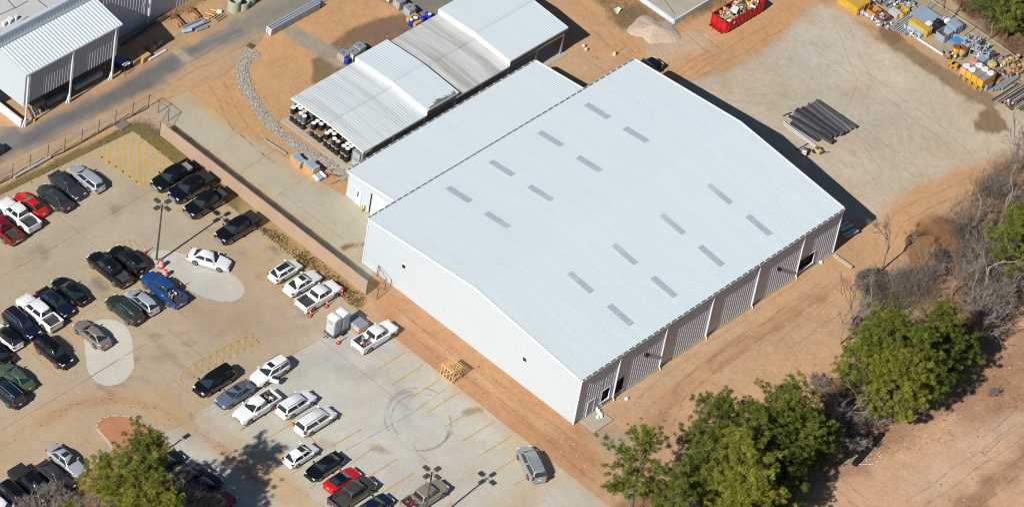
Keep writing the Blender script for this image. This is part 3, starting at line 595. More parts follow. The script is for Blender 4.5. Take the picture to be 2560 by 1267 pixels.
# tall process building at upper left: front bay (canopy with half-height cladding) + flat-roofed block
bl = thing('process_building', 'tall white clad loading bay with ribbed roof on steel posts beside the road', 'building', (0, 0, 0))
BX0, BX1, BY0, BY1, BZ = -15.0, -.55, 73.45, 77.9, 8.05
ribroof(MB(), (BX0-.1, BY0-.2, BZ), (1, 0, 0), (0, BY1-BY0+.2, .75), BX1-BX0+.3, .48, .07).build('roof', M_roofw, bl)
ribbed(MB(), (BX0, BY0, 0), (1, 0, 0), (0, -1, 0), BX1-BX0, lambda s: 3.35, lambda s: BZ-.03, .42, .10).build('front_wall', pm('bay_front_shaded', (.40, .43, .48), .45, var=.04), bl)  # eave shadow put into the whole wall colour as a darker grey
ribbed(MB(), (BX0, BY0, 0), (0, 1, 0), (-1, 0, 0), BY1-BY0, lambda s: 3.0, lambda s: BZ-.05+.75*s/4.5, .42, .03).build('end_wall', M_wallw, bl)
MB().box((BX0-.1, (BY0+BY1)/2, .55), (.25, BY1-BY0, 1.1)).build('low_wall', pm('low_wall_white', (.7, .69, .67), .7), bl)
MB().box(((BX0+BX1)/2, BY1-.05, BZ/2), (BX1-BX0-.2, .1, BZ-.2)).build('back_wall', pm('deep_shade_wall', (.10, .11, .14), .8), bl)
MB().box((BX1, (BY0+BY1)/2, 5.6), (.1, BY1-BY0-.3, 4.6)).build('end_wall', M_wallw, bl)
f = MB(); f.box(((BX0+BX1)/2, BY0-.24, BZ-.1), (BX1-BX0+.5, .09, .22)); f.build('eave_trim', M_trim, bl)
for u, v in ((58, 313), (170, 255), (275, 197)):
    p = at(u, v); m = MB(); m.box((p.x, BY0-.22, 3.9), (.2, .16, 7.8)); m.prism([(p.x-.42, BY0-.2), (p.x+.1, BY0-.2), (p.x+.1, BY0-.06), (p.x-.42, BY0-.06)], .02, [.1, 1.7, 1.7, .1]); m.build('post', M_trim, bl)
rv = MB(); q = at(35, 88, 8.9); rv.lathe([(.18, 0), (.18, .5), (.34, .5), (.34, .62), (.05, .75)], (q.x, q.y, 8.75), 10); rv.build('roof_vent', M_steelg, bl, smooth=True)
fb = thing('flat_roof_building', 'big grey flat-roofed building with pale blue-grey side wall at the upper left corner', 'building', (0, 0, 0))
FX1 = 10.5
M_bwall = pm('bluegrey_wall', (.46, .49, .58), .5, var=.06, scale=.6, stretch=(1, 1, .15))
ribbed(MB(), (-60, 78.15, 0), (1, 0, 0), (0, -1, 0), 60+FX1, lambda s: 0., lambda s: 10.4, .5, .03).build('front_wall', M_bwall, fb)
ribbed(MB(), (FX1, 78.15, 0), (0, 1, 0), (1, 0, 0), 40, lambda s: 0., lambda s: 10.4, .5, .03).build('side_wall', M_bwall, fb)
M_memb = pm('membrane_roof', (.50, .49, .485), .8, var=.10, scale=.35)
MB().add([(-60, 78.5, 10.3), (FX1-.3, 78.5, 10.3), (FX1-.3, 118, 10.3), (-60, 118, 10.3)], [(0, 1, 2, 3)]).build('flat_roof', M_memb, fb)
MB().add([(-60, 77.98, 8.75), (BX1, 77.98, 8.75), (BX1, 78.6, 10.42), (-60, 78.6, 10.42)], [(0, 1, 2, 3)]).build('sloped_band', pm('sloped_band_blue', (.42, .48, .54), .5, var=.1, scale=1), fb); MB().box(((FX1-60)/2, 78.3, 10.42), (60+FX1+.2, .5, .26)).build('parapet', pm('parapet_blue', (.50, .57, .63), .5), fb)  # wall band above the bay roof, sloped to catch more sun and look brighter
sm = MB()
for u0, v0, u1, v1 in ((20, 0, 38, 20), (0, 36, 38, 19), (80, -12, 118, 18), (70, 2, 38, 20), (30, 70, 70, 40)):
    a, b = at(u0, v0, 10.4), at(u1, v1, 10.4); d = b-a; sm.box(((a.x+b.x)/2, (a.y+b.y)/2, 10.33), (d.length, .09, .05), math.atan2(d.y, d.x))
sm.build('roof_pipes', pm('seam_dark', (.16, .16, .16), .7), fb)
for u, v, s in ((24, 50, .8), (10, 58, .55), (40, 44, .45)):
    q = at(u, v, 10.6); MB().box((q.x, q.y, 10.55), (s, s*.8, .5), .3).build('roof_unit', M_trim, fb, bevel=.03)
mdp = MB(); mdp.tube([(8.9, 77.95, .3), (8.9, 77.95, 10)], .12, 8); mdp.build('downpipe', M_trim, fb)
mdp = MB(); mdp.tube([(8.0, 77.95, .5), (8.0, 77.95, 7), (8.0, 77.95, 10)], .06, 6); mdp.box((8.0, 77.9, 3.6), (.3, .2, .5)); mdp.build('conduit', M_steelg, fb)
nb = thing('annex_building', 'plain blue-grey metal annex wall beyond the flat-roofed building at the top edge', 'building', (0, 0, 0))
ribbed(MB(), (FX1+.05, 78.25, 0), (1, 0, 0), (0, -1, 0), 16, lambda s: 0., lambda s: 8.6, .5, .03).build('front_wall', pm('annex_wall', (.52, .55, .61), .5, var=.05, scale=.6), nb)
MB().add([(FX1+.05, 78.1, 8.6), (FX1+16, 78.1, 8.6), (FX1+16, 100, 8.9), (FX1+.05, 100, 8.9)], [(0, 1, 2, 3)]).build('roof', M_roofw, nb)

# building slab at the top
s1 = thing('foundation_slab', 'raised grey concrete building slab with a pale painted metal edge at the top', 'slab', (0, 0, 0))
MB().box((60.15+7, 39.2+10, .3), (14, 20, .58)).build('slab', pm('slab_concrete', al(186, 178, 160), .9, var=.14, scale=.5), s1)
MB().box((60.1, 49.2, .33), (.22, 20.2, .68)).build('edge_form', pm('edge_blue', (.55, .62, .68), .5, var=.15, scale=1), s1)
MB().box((67.2, 39.1, .33), (14.2, .2, .68)).build('edge_form', MATS['edge_blue'], s1)
m = MB(); a = at(1695, -10, .6)
m.box((62.5, 44, .62), (.1, 9, .03), R(-20)); m.build('crack_filler', pm('seam_dark2', (.2, .19, .17), .8), s1)

# retaining wall + fence along the drive
M_wallt = pm('tan_screen_fabric', al(206, 176, 150, .74), .9, var=.06, scale=.8, stretch=(1, 1, .4))
M_wallt.node_tree.nodes['Principled BSDF'].inputs['Alpha'].default_value = .88
rw = thing('screen_fence', 'long fence covered with tan fabric screening between the car park and the concrete drive', 'fence', (0, 0, 0))
m = MB(); ya, yb, n = 28.9, 62.6, 12; WX, WH = -3.42, 2.05
for i in range(n):
    y0, y1 = ya+(yb-ya)*i/n, ya+(yb-ya)*(i+1)/n; k = 5; hh = [WH-.03*math.sin(math.pi*q/k) for q in range(k+1)]; bb = [.04*math.sin(math.pi*q/k)*(1 if i % 2 else -1) for q in range(k+1)]
    ys = [y0+(y1-y0)*q/k for q in range(k+1)]
    m.add([(WX+b, y, .02) for b, y in zip(bb, ys)]+[(WX, y, h) for h, y in zip(hh, ys)], [(q, q+1, q+k+2, q+k+1) for q in range(k)])
m.build('fabric', M_wallt, rw)
for i in range(n+1): MB().tube([(WX+.06, ya+(yb-ya)*i/n, 0), (WX+.06, ya+(yb-ya)*i/n, WH+.04)], .035, 6).build('post', M_steelg, rw)
MB().tube([(WX+.06, ya, WH), (WX+.06, yb, WH)], .025, 5).build('rail', M_steelg, rw)
def chain(name, label, pts, h, group=None, opac=.10, postc=None, rail=True):
    t = thing(name, label, 'fence', (0, 0, 0), 0, group); P = [Vector((p[0], p[1], 0)) for p in pts]; pmx = postc or M_steelg
    for p in P: MB().tube([(p.x, p.y, 0), (p.x, p.y, h+.05)], .045, 6).build('post', pmx, t)
    if rail: MB().tube([(p.x, p.y, h) for p in P], .028, 5).build('rail', pmx, t)
    if 'chain_mesh' not in MATS:
        mm = bpy.data.materials.new('chain_mesh'); mm.use_nodes = True; b = mm.node_tree.nodes['Principled BSDF']; b.inputs['Base Color'].default_value = (.20, .20, .20, 1); b.inputs['Alpha'].default_value = opac; MATS['chain_mesh'] = mm
    m = MB()
    for a, b in zip(P, P[1:]): m.add([(a.x, a.y, .05), (b.x, b.y, .05), (b.x, b.y, h), (a.x, a.y, h)], [(0, 1, 2, 3)])
    m.build('mesh_panel', MATS['chain_mesh'], t); return t
fp = [(74.6-44*i, 418+23*i) for i in (3, 2, 1)]+[(74.6, 418), (119, 395), (161, 378), (204, 355), (246, 331), (288, 308), (331, 288), (371, 268)]
M_drk = pm('dark_steel', (.07, .065, .06), .6)
chain('chain_link_fence', 'chain-link fence on thin posts along the road above the grass strip', [at(*p) for p in fp], 1.9, postc=M_drk, rail=False)
a = at(371, 268); chain('chain_link_gate', 'short chain-link fence at the road corner joining the screened fence', [a, at(395, 283), at(420, 303), (-3.42, 62.7)], 1.9, postc=M_drk)
chain('chain_link_fence', 'short chain-link panel closing the gap at the far end of the screened fence', [(-3.42, 28.8), at(942, 748), at(962, 722), (-.3, 30.2)], 1.6, postc=M_drk)
strips('kerb_line', [[(x, y+2) for x, y in fp]], .16, .02, pm('kerb_dark', (.035, .03, .028), .9))
cb = MB(); p = at(306, 314); cb.box((p.x, p.y, .06), (1.5, 1.1, .16), .1); tg = cb.build('drain_cover', pm('drain_concrete', al(130, 126, 118), .9, var=.25, scale=5)); tag(tg, 'grey concrete drain cover in the grass strip near the fence corner', 'drain')
cb = MB(); p = at(627, 116); cb.box((p.x, p.y, .05), (.8, .8, .12), .2); cb.box((p.x, p.y, .115), (.5, .5, .02), .2); tag(cb.build('drain_inlet', pm('drain_rust', al(120, 88, 62), .9)), 'rusty square drain inlet at the head of the rock swale', 'drain')
# ------------------------------------------------------------------ vehicles
M_glass = pm('car_glass', (.022, .032, .036), .04, var=.05, spec=.8)
M_tyre = pm('tyre', (.02, .02, .02), .85)
M_rim = pm('rim_alloy', (.42, .43, .45), .35, metal=.7)
M_lamp = pm('lamp_lens', (.72, .74, .76), .12, spec=.8)
M_tail = pm('tail_lens', (.36, .012, .012), .15)
M_plast = pm('black_plastic', (.022, .022, .024), .6)
M_liner = pm('bed_liner', (.045, .045, .048), .85, var=.25, scale=3)
PAINT = {'white': ((.78, .79, .80), 0, .22), 'silver': ((.50, .53, .57), .35, .28), 'grey': ((.36, .38, .41), .35, .3), 'black': ((.006, .0065, .008), 0, .16), 'red': ((.55, .012, .012), 0, .2),
 'darkred': ((.20, .008, .012), .1, .2), 'navy': ((.010, .016, .040), .2, .2), 'blue': ((.018, .075, .25), .2, .22), 'slate': ((.075, .10, .15), .35, .25), 'charcoal': ((.050, .055, .066), .3, .24), 'darkgreen': ((.035, .05, .045), .3, .25),
 'green': ((.085, .14, .085), .3, .25), 'taupe': ((.30, .25, .22), .35, .28), 'brown': ((.085, .072, .062), .3, .25), 'tan': ((.30, .265, .21), .2, .3), 'steelblue': ((.15, .19, .27), .35, .25), 'plum': ((.06, .05, .056), .25, .24)}
def paintmat(c):
    col, me, ro = PAINT[c]; return pm('paint_'+c, col, ro, metal=me, var=.06, scale=.8, coat=.35)
# L, W, wheel front/rear x, wheel r, deck profile, greenhouse: base front/rear, roof front/rear, belt z, roof z, base half-w, roof half-w
K = {
 'sedan': dict(L=4.85, W=1.84, wf=1.45, wr=-1.38, r=.34, deck=[(2.42, .52), (2.36, .66), (2.05, .78), (.95, .98), (-1.7, 1.02), (-2.3, .98), (-2.40, .82), (-2.42, .5)], g=(1.0, -1.85, .22, -1.02, .96, 1.46, .84, .60)),
 'coupe': dict(L=4.5, W=1.80, wf=1.35, wr=-1.28, r=.34, deck=[(2.25, .50), (2.18, .62), (1.9, .73), (.75, .92), (-1.5, .98), (-2.1, .94), (-2.22, .78), (-2.25, .5)], g=(.8, -1.75, .02, -.85, .90, 1.32, .82, .57)),
 'hatchback': dict(L=4.2, W=1.76, wf=1.28, wr=-1.22, r=.33, deck=[(2.1, .52), (2.03, .68), (1.75, .80), (1.0, .98), (-1.9, 1.0), (-2.05, .95), (-2.1, .5)], g=(1.1, -2.0, .32, -1.42, .97, 1.49, .80, .60)),
 'station_wagon': dict(L=4.9, W=1.82, wf=1.45, wr=-1.38, r=.34, deck=[(2.45, .52), (2.38, .68), (2.05, .80), (1.0, .98), (-2.3, 1.0), (-2.42, .9), (-2.45, .5)], g=(1.05, -2.38, .30, -2.05, .97, 1.50, .83, .62)),
 'suv': dict(L=4.8, W=1.90, wf=1.44, wr=-1.38, r=.38, deck=[(2.4, .58), (2.35, .86), (2.1, 1.0), (1.05, 1.12), (-2.25, 1.12), (-2.38, 1.05), (-2.4, .55)], g=(1.12, -2.36, .42, -2.12, 1.10, 1.78, .87, .70)),
 'minivan': dict(L=5.1, W=1.98, wf=1.55, wr=-1.5, r=.35, deck=[(2.55, .55), (2.5, .78), (2.25, .92), (1.55, 1.06), (-2.4, 1.06), (-2.52, .98), (-2.55, .5)], g=(1.65, -2.5, .72, -2.28, 1.05, 1.77, .90, .71)),
 'pickup_truck': dict(L=5.75, W=2.0, wf=1.82, wr=-1.72, r=.40, deck=[(2.87, .62), (2.82, .98), (2.55, 1.12), (1.25, 1.22), (-.98, 1.22), (-1.02, .88), (-2.80, .88), (-2.87, .6)], g=(1.32, -.92, .66, -.70, 1.20, 1.90, .90, .72), bed=(-1.0, -2.86)),
 'crew_pickup': dict(L=5.9, W=2.0, wf=1.88, wr=-1.78, r=.40, deck=[(2.95, .62), (2.90, .98), (2.6, 1.12), (1.45, 1.22), (-1.30, 1.22), (-1.34, .88), (-2.88, .88), (-2.95, .6)], g=(1.52, -1.24, .86, -1.02, 1.20, 1.90, .90, .72), bed=(-1.32, -2.94)),
}
def interp(P, x):
    P = sorted(P)
    for (a, za), (b, zb) in zip(P, P[1:]):
        if a <= x <= b: return za+(zb-za)*(x-a)/(b-a+1e-9)
    return P[0][1] if x < P[0][0] else P[-1][1]
VC = {}
def vmeshes(kind, paintc, roofc=None):
    key = (kind, paintc, roofc)
    if key in VC: return VC[key]
    k = K[kind]; L, Wd, r = k['L'], k['W'], k['r']; pmt = paintmat(paintc); P = {}
    xs = {x for x, _ in k['deck']}
    for xw in (k['wf'], k['wr']):
        for f in (-1.16, -1.1, -.95, -.7, -.35, 0, .35, .7, .95, 1.1, 1.16): xs.add(round(xw+f*r, 3))
    xs |= {L/2-.25, -L/2+.25, .3, -.3, L/2-.5, -L/2+.5, L/2-.12, -L/2+.12, L/2-.75, -L/2+.75}; xs = sorted(x for x in xs if abs(x) <= L/2)
    secs = []
    for x in xs:
        t = max(0, (abs(x)-(L/2-.9))/.9); w = Wd/2*(1-((.27 if x > 0 else .20) if 'bed' not in k else (.22 if x > 0 else .06))*t**2.1); zd = interp(k['deck'], x); zb = .24+.10*t
        arch = 0
        for xw in (k['wf'], k['wr']):
            d = abs(x-xw)
            if d < r*1.13: arch = max(arch, r+math.sqrt(max(0, (r*1.13)**2-d*d)))
        z0, z1 = max(zb, arch), max(zb+.12, arch+.01); zs = zd-.10; zm = max((zs+z1)/2, z1+.01); zs = max(zs, zm+.01)
        half = [(w*.92, z0), (w*.985, z1), (w, zm), (w*.985, zs), (w*.90, zd-.025), (w*.5, zd), (0, zd+.012)]
        secs.append([(x, y, z) for y, z in half]+[(x, -y, z) for y, z in half[-2::-1]])
    m = MB(); n = len(secs[0]); m.add([p for s in secs for p in s], [(i*n+j, i*n+j+1, (i+1)*n+j+1, (i+1)*n+j) for i in range(len(secs)-1) for j in range(n-1)]+[tuple(range(n)), tuple(range((len(secs)-1)*n, len(secs)*n))])
    P['body'] = m.mesh('body', pmt, True, 38)
    bf, br, tf, tr, zb, zt, wb, wr_ = k['g']
    B = [(bf, wb*.90, zb), (bf*.55+br*.45, wb, zb), (br, wb*.92, zb)]; T = [(tf, wr_*.95, zt-.035), ((tf+tr)/2, wr_, zt-.02), (tr, wr_*.95, zt-.04)]
    sec = []
    m = MB(); vs = []
    for (b, t) in zip(B, T):
        cz = t[2]+.045
        vs += [b, t, (t[0], t[1]*.55, cz), (t[0], -t[1]*.55, cz), (t[0], -t[1], t[2]), (b[0], -b[1], b[2])]
    # crown the windscreen and rear header
    fs = []
    for i in range(2):
        for j in range(5): fs.append((i*6+j, i*6+j+1, i*6+j+7, i*6+j+6))
    fs += [(0, 1, 2, 3, 4, 5), (12, 13, 14, 15, 16, 17)]
    m.add(vs, fs); me = m.mesh('roof', paintmat(roofc) if roofc else pmt)
    bm = bmesh.new(); bm.from_mesh(me); bmesh.ops.bevel(bm, geom=[e for e in bm.edges if abs(e.calc_face_angle(0)) > .35], offset=.09, segments=3, affect='EDGES'); bm.to_mesh(me); bm.free()
    me.polygons.foreach_set('use_smooth', [True]*len(me.polygons)); me.set_sharp_from_angle(angle=R(50)); P['roof'] = me
    def quad(mb, a, b, c, d, s0, s1, t0, t1, off):
        a, b, c, d = map(Vector, (a, b, c, d)); f = lambda s, t: (a*(1-s)+b*s)*(1-t)+(d*(1-s)+c*s)*t
        nn = (b-a).cross(d-a).normalized(); q = [f(s0, t0), f(s1, t0), f(s1, t1), f(s0, t1)]
        ctr = (f(.5, .5)); 
        if nn.dot(ctr-Vector(((bf+br)/2, 0, zb))) < 0: nn = -nn
        q = [p+nn*off for p in q]; mb.add(q+[p-nn*.02 for p in q], [(0, 1, 2, 3), (0, 4, 5, 1), (1, 5, 6, 2), (2, 6, 7, 3), (3, 7, 4, 0)])
    m = MB(); y0, y1 = B[0][1], T[0][1]; quad(m, (bf, -y0, zb), (bf, y0, zb), (tf, y1, zt-.03), (tf, -y1, zt-.03), .06, .94, .07, .94, .012); P['windshield'] = m.mesh('windshield', M_glass)
    m = MB(); y0, y1 = B[2][1], T[2][1]; lo = .10 if kind in ('suv', 'minivan', 'station_wagon') else .12
    quad(m, (br, -y0, zb), (br, y0, zb), (tr, y1, zt-.03), (tr, -y1, zt-.03), .08, .92, lo, .90, .012); P['rear_window'] = m.mesh('rear_window', M_glass)
    sw = []
    for sg in (1, -1):
        for h in (0, 1):
            m = MB(); a, b = B[h], B[h+1]; c, d = T[h+1], T[h]
            a, b, c, d = [(q[0], q[1]*sg, q[2]) for q in (a, b, c, d)]
            quad(m, a, b, c, d, .10 if h == 0 else .06, .95 if h == 0 else .90, .10, .86, .012); sw.append(m.mesh('side_window', M_glass))
    P['side_window'] = sw
    # lamps
    def lampmesh(x, y, z, sx, sy, sz, mt, nm):
        m = MB(); m.box((x, y, z), (sx, sy, sz)); return m.mesh(nm, mt)
    hz = interp(k['deck'], L/2-.28)-.13; P['headlight'] = [lampmesh(L/2-.20, s*(Wd/2-.34), hz, .24, .36, .15, M_lamp, 'headlight') for s in (1, -1)]
    bedtruck = 'bed' in k
    tz = 1.05 if bedtruck else (1.0 if kind in ('suv', 'minivan') else interp(k['deck'], -L/2+.2)-.16)
    P['taillight'] = [lampmesh(-L/2+.09, s*(Wd/2-.19), tz, .20, .22 if not bedtruck else .14, .17 if kind != 'minivan' else .4, M_tail, 'taillight') for s in (1, -1)]
    P['mirror'] = []
    for s in (1, -1):
        m = MB(); m.box((bf-.28, s*(Wd/2+.08), zb+.06), (.14, .22, .17), s*.15); P['mirror'].append(m.mesh('mirror', pmt if paintc not in ('black',) else M_plast))
    m = MB(); m.box((L/2-.03, 0, .50 if not bedtruck else .72), (.10, Wd*.46, .17 if not bedtruck else .28)); P['grille'] = [m.mesh('grille', M_rim if bedtruck else M_plast)]
    bp = []
    for sx in (1, -1):
        m = MB(); m.box((sx*(L/2-.02), 0, .40 if not bedtruck else .52), (.16, Wd*.74, .16)); bp.append(m.mesh('bumper', (pmt if not bedtruck else M_rim)))
    P['bumper'] = bp
    m = MB(); m.box((-L/2-.005, 0, .70 if not bedtruck else .62), (.03, .32, .15)); P['number_plate'] = [m.mesh('number_plate', M_lamp)]
    m = MB(); m.box((0, 0, .26), (L*.86, Wd*.70, .14)); P['underbody'] = [m.mesh('underbody', M_plast)]
    if kind in ('suv', 'minivan', 'station_wagon'):
        P['roof_rail'] = []
        for s in (1, -1):
            m = MB(); m.tube([(tf-.15, s*wr_*.84, zt+.0), (tf-.3, s*wr_*.84, zt+.07), (tr+.3, s*wr_*.84, zt+.06), (tr+.12, s*wr_*.84, zt)], .022, 5); P['roof_rail'].append(m.mesh('roof_rail', M_plast if paintc in ('white', 'black') else M_rim))
    if bedtruck:
        x0, x1 = k['bed']; xm = (x0+x1)/2; l = x0-x1; m = MB()
        for s in (1, -1): m.box((xm, s*(Wd/2-.065), 1.04), (l, .125, .42))
        m.box((x0-.04, 0, 1.04), (.08, Wd-.26, .42)); P['bed'] = [m.mesh('bed', pmt)]
        m = MB(); m.box((x1+.04, 0, 1.03), (.09, Wd-.27, .44)); P['tailgate'] = [m.mesh('tailgate', pmt)]
        m = MB(); m.box((xm, 0, .895), (l-.2, Wd-.28, .03)); [m.box((k['wr'], s*(Wd/2-.25), 1.0), (.85, .22, .22)) for s in (1, -1)]
        P['bed_liner'] = [m.mesh('bed_liner', M_liner)]
    VC[key] = P; return P
_t = MB(); _t.lathe([(.62, -.11), (.94, -.115), (1, -.08), (1, .08), (.94, .115), (.62, .11)], n=20, axis='Y'); TYRE = _t.mesh('wheel', M_tyre, True, 50)
_t = MB(); _t.lathe([(.1, .118), (.30, .10), (.66, .12), (.66, .05)], n=16, axis='Y')
for q in range(5):
    a = q*2*math.pi/5; _t.box((.4*math.cos(a), .122, .4*math.sin(a)), (.1, .02, .1))
RIM = _t.mesh('rim', M_rim, True, 40)
SUNROOF = MB().box((0, 0, 0), (.62, .82, .02)).mesh('sunroof', M_glass)
def vehicle(kind, colour, c, head, label, group, cat=None, roofc=None, z=.02, sunroof=False, cover=None, pano=False, name=None, plain=False):
    k = K[kind]; g = at(c[0], c[1], .8) if isinstance(c, tuple) else c
    t = thing(name or {'crew_pickup': 'pickup_truck'}.get(kind, kind), label, cat or {'pickup_truck': 'pickup truck', 'crew_pickup': 'pickup truck', 'sedan': 'car', 'coupe': 'car', 'hatchback': 'car', 'station_wagon': 'station wagon', 'suv': 'SUV', 'minivan': 'minivan'}[kind], (g.x, g.y, z), R(head), group)
    P = vmeshes(kind, colour, roofc)
    for nm, me in P.items():
        for q in (me if isinstance(me, list) else [me]): inst(nm, q, t)
    for x in (k['wf'], k['wr']):
        for s in (1, -1):
            wo = inst('wheel', TYRE, t, (x, s*(k['W']/2-.115), k['r']), 0 if s > 0 else math.pi, (k['r'], 1, k['r'])); inst('rim', RIM, wo)
    if sunroof:
        so_ = inst('sunroof', SUNROOF, t, (k['g'][2]-.42, 0, k['g'][5]+.022))
    if pano:
        m = MB(); m.box(((k['g'][2]+k['g'][3])/2, 0, k['g'][5]+.02), (k['g'][2]-k['g'][3]-.1, k['g'][7]*1.25, .03)); m.build('glass_roof', M_glass, t)
    if cover:
        x0, x1 = k['bed']; m = MB(); m.box(((x0+x1)/2, 0, 1.265), (x0-x1-.1, k['W']-.12, .06)); m.build('bed_cover', cover, t, bevel=.02)
    return t
GA, GB, GC, GD, GE, GF = 'vehicles in the row along the grass strip', 'vehicles in the row along the screened fence', 'vehicles in the middle rows of the car park', 'vehicles in the double row in the centre of the lot', 'vehicles in the bottom left row under the pines', 'vehicles parked by the warehouse side'
def Y(c): return c
M_cov = pm('tonneau_cover', (.025, .026, .03), .5)
vehicle('station_wagon', 'silver', (216, 443), 90, 'silver estate car at the end of its row next to the yellow hatched bay', GA)
vehicle('sedan', 'charcoal', (168, 461), -90, 'dark grey saloon with sunroof, reversed in beside the silver estate car', GA, sunroof=True)
vehicle('sedan', 'charcoal', (136, 491), 90, 'charcoal saloon between the reversed grey saloon and the bright red car', GA)
vehicle('coupe', 'red', (77, 507), 90, 'bright red car between the charcoal saloon and the white pickup, near the road fence', GA)
vehicle('pickup_truck', 'white', (45, 536), 90, 'white pickup with dark open bed beside the bright red car by the road fence', GA)
vehicle('pickup_truck', 'darkred', (1, 566), 90, 'dark red pickup cut off by the left edge beside the white pickup', GA)
vehicle('crew_pickup', 'black', (434, 440), 180, 'black pickup with a grey load in its bed, closest to the yellow hatched bay', GB)
vehicle('crew_pickup', 'black', (478, 468), 180, 'black pickup with covered bed between two other black pickups by the screened fence', GB, cover=M_cov)
vehicle('crew_pickup', 'black', (516, 506), 180, 'black pickup with empty dark bed, third from the yellow hatched bay by the screened fence', GB)
vehicle('crew_pickup', 'black', (594, 570), 180, 'black pickup parked alone next to the lamp shadow by the screened fence', GB, cover=M_cov)
vehicle('sedan', 'white', (524, 646), -62, 'white saloon driving across the pale oval patch', 'vehicles moving through the lot')
vehicle('crew_pickup', 'black', (274, 672), 90, 'black pickup with empty bed beside the black hatchback and the lamp post', GC)
vehicle('suv', 'black', (318, 648), 90, 'black rounded SUV between the black pickup and the lamp post', GC)
bp_ = vehicle('crew_pickup', 'blue', (408, 722), 90, 'bright blue pickup with junk in its bed beside the orange barrels', GC)
vehicle('hatchback', 'silver', (356, 751), 90, 'silver hatchback between the blue pickup and the dark green SUV', GC)
vehicle('suv', 'darkgreen', (311, 772), 90, 'dark green SUV with roof rails beside the silver hatchback', GC)
vehicle('sedan', 'black', (175, 724), 90, 'black saloon at the upper end of the row ahead of the dark blue saloon', GC)
vehicle('sedan', 'navy', (139, 753), -90, 'dark blue saloon between the black saloon and the white pickup', GC)
vehicle('crew_pickup', 'white', (97, 780), 90, 'white crew-cab pickup with black bed in the left middle row', GC)
vehicle('suv', 'navy', (54, 810), -90, 'dark navy SUV between the white crew-cab pickup and the two-tone hatchback', GC)
vehicle('hatchback', 'white', (15, 838), 90, 'white hatchback with black roof near the left edge', GC, roofc='black')
vehicle('sedan', 'black', (-14, 874), 90, 'black car mostly cut off by the left edge beside the two-tone hatchback', GC)
vehicle('suv', 'black', (134, 880), -90, 'black SUV parked alone facing the lower right near the taupe saloon', GC)
vehicle('sedan', 'taupe', (230, 832), 90, 'taupe brown saloon at the top of the pale concrete patch', GC)
vehicle('sedan', 'green', (38, 938), 90, 'green saloon by the left edge', GC)
vehicle('suv', 'navy', (14, 978), 90, 'dark SUV with roof bars below the green saloon at the left edge', GC)
vehicle('minivan', 'black', (536, 951), 180, 'black minivan next to the faded yellow hatching', GD)
vehicle('sedan', 'steelblue', (588, 983), 180, 'steel blue saloon with sunroof between the black minivan and a white pickup', GD, sunroof=True)
dsu = vehicle('suv', 'white', (675, 928), 180, 'white SUV with its door open and roof bars', GD, sunroof=True)
vehicle('pickup_truck', 'white', (641, 1017), 180, 'white pickup with rubbish in its bed beside the steel blue saloon', GD)
vehicle('suv', 'white', (741, 1008), 0, 'white SUV with roof bars facing away between the white pickup and the white minivan', GD)
vehicle('minivan', 'white', (789, 1049), 0, 'white minivan at the end of the cluster of white vehicles', GD)
vehicle('hatchback', 'white', (753, 1133), 0, 'white hatchback with sunroof beside the tree shadow and the dark saloon', GD, sunroof=True)
vehicle('sedan', 'black', (812, 1163), 180, 'black saloon between the white hatchback and the red sports car', GD)
vehicle('coupe', 'red', (857, 1195), 0, 'red sports car with dark top between the black saloon and the brown pickup', GD, roofc='black')
vehicle('crew_pickup', 'brown', (882, 1232), 0, 'dark brown pickup with open bed below the red sports car', GD)
vehicle('sedan', 'navy', (936, 1263), 0, 'navy car cut off by the bottom edge beside the brown pickup', GD)
vehicle('crew_pickup', 'tan', (1062, 1240), 0, 'tan pickup with a loaded bed behind the lower lamp post', GD)
vehicle('hatchback', 'white', (714, 674), 0, 'white small car with black roof next to the grass verge', GB, pano=True)
vehicle('sedan', 'white', (757, 704), 0, 'white saloon with sunroof between the black-roofed car and the white pickup', GB, sunroof=True)
vehicle('pickup_truck', 'white', (797, 739), 0, 'white pickup with black bed beside the row of orange marker posts', GB)
vehicle('pickup_truck', 'white', (938, 840), 0, 'white pickup with loaded bed parked beside the portable toilets', GF)
a, b = at(1350, 1195, .7), at(1306, 1117, .9)
vehicle('minivan', 'grey', (1329, 1157), 64, 'grey minivan driving alone on the dusty edge of the lot below the warehouse', 'vehicles moving through the lot')
vehicle('sedan', 'silver', (166, 1149), -90, 'silver saloon with sunroof beside the tall pine', GE, sunroof=True)
vehicle('sedan', 'plum', (139, 1188), -90, 'dark plum saloon next to the silver saloon by the pine', GE)
vehicle('crew_pickup', 'black', (82, 1212), -90, 'black pickup half behind the bare bush in the bottom left row', GE, cover=M_cov)
vehicle('suv', 'black', (42, 1245), -90, 'black SUV at the lower left corner beside the bare bush', GE)
vehicle('sedan', 'white', (4, 1268), -90, 'white car at the extreme bottom left corner', GE)
vehicle('sedan', 'black', (412, 1155), 0, 'dark saloon mostly hidden behind the tall pine', 'vehicles behind the pine')
vehicle('crew_pickup', 'brown', (464, 1200), 0, 'dark brown pickup in the shade right of the tall pine', 'vehicles behind the pine')
vehicle('suv', 'black', (508, 1217), 0, 'black SUV in the pine shade between the brown pickup and the dark red car', 'vehicles behind the pine')
vehicle('sedan', 'darkred', (543, 1256), 0, 'dark red car at the bottom edge in the pine shade', 'vehicles behind the pine')
vehicle('crew_pickup', 'black', (1606, 178), 0, 'black pickup parked behind the far corner of the warehouse', 'vehicles behind the warehouse', cover=M_cov)

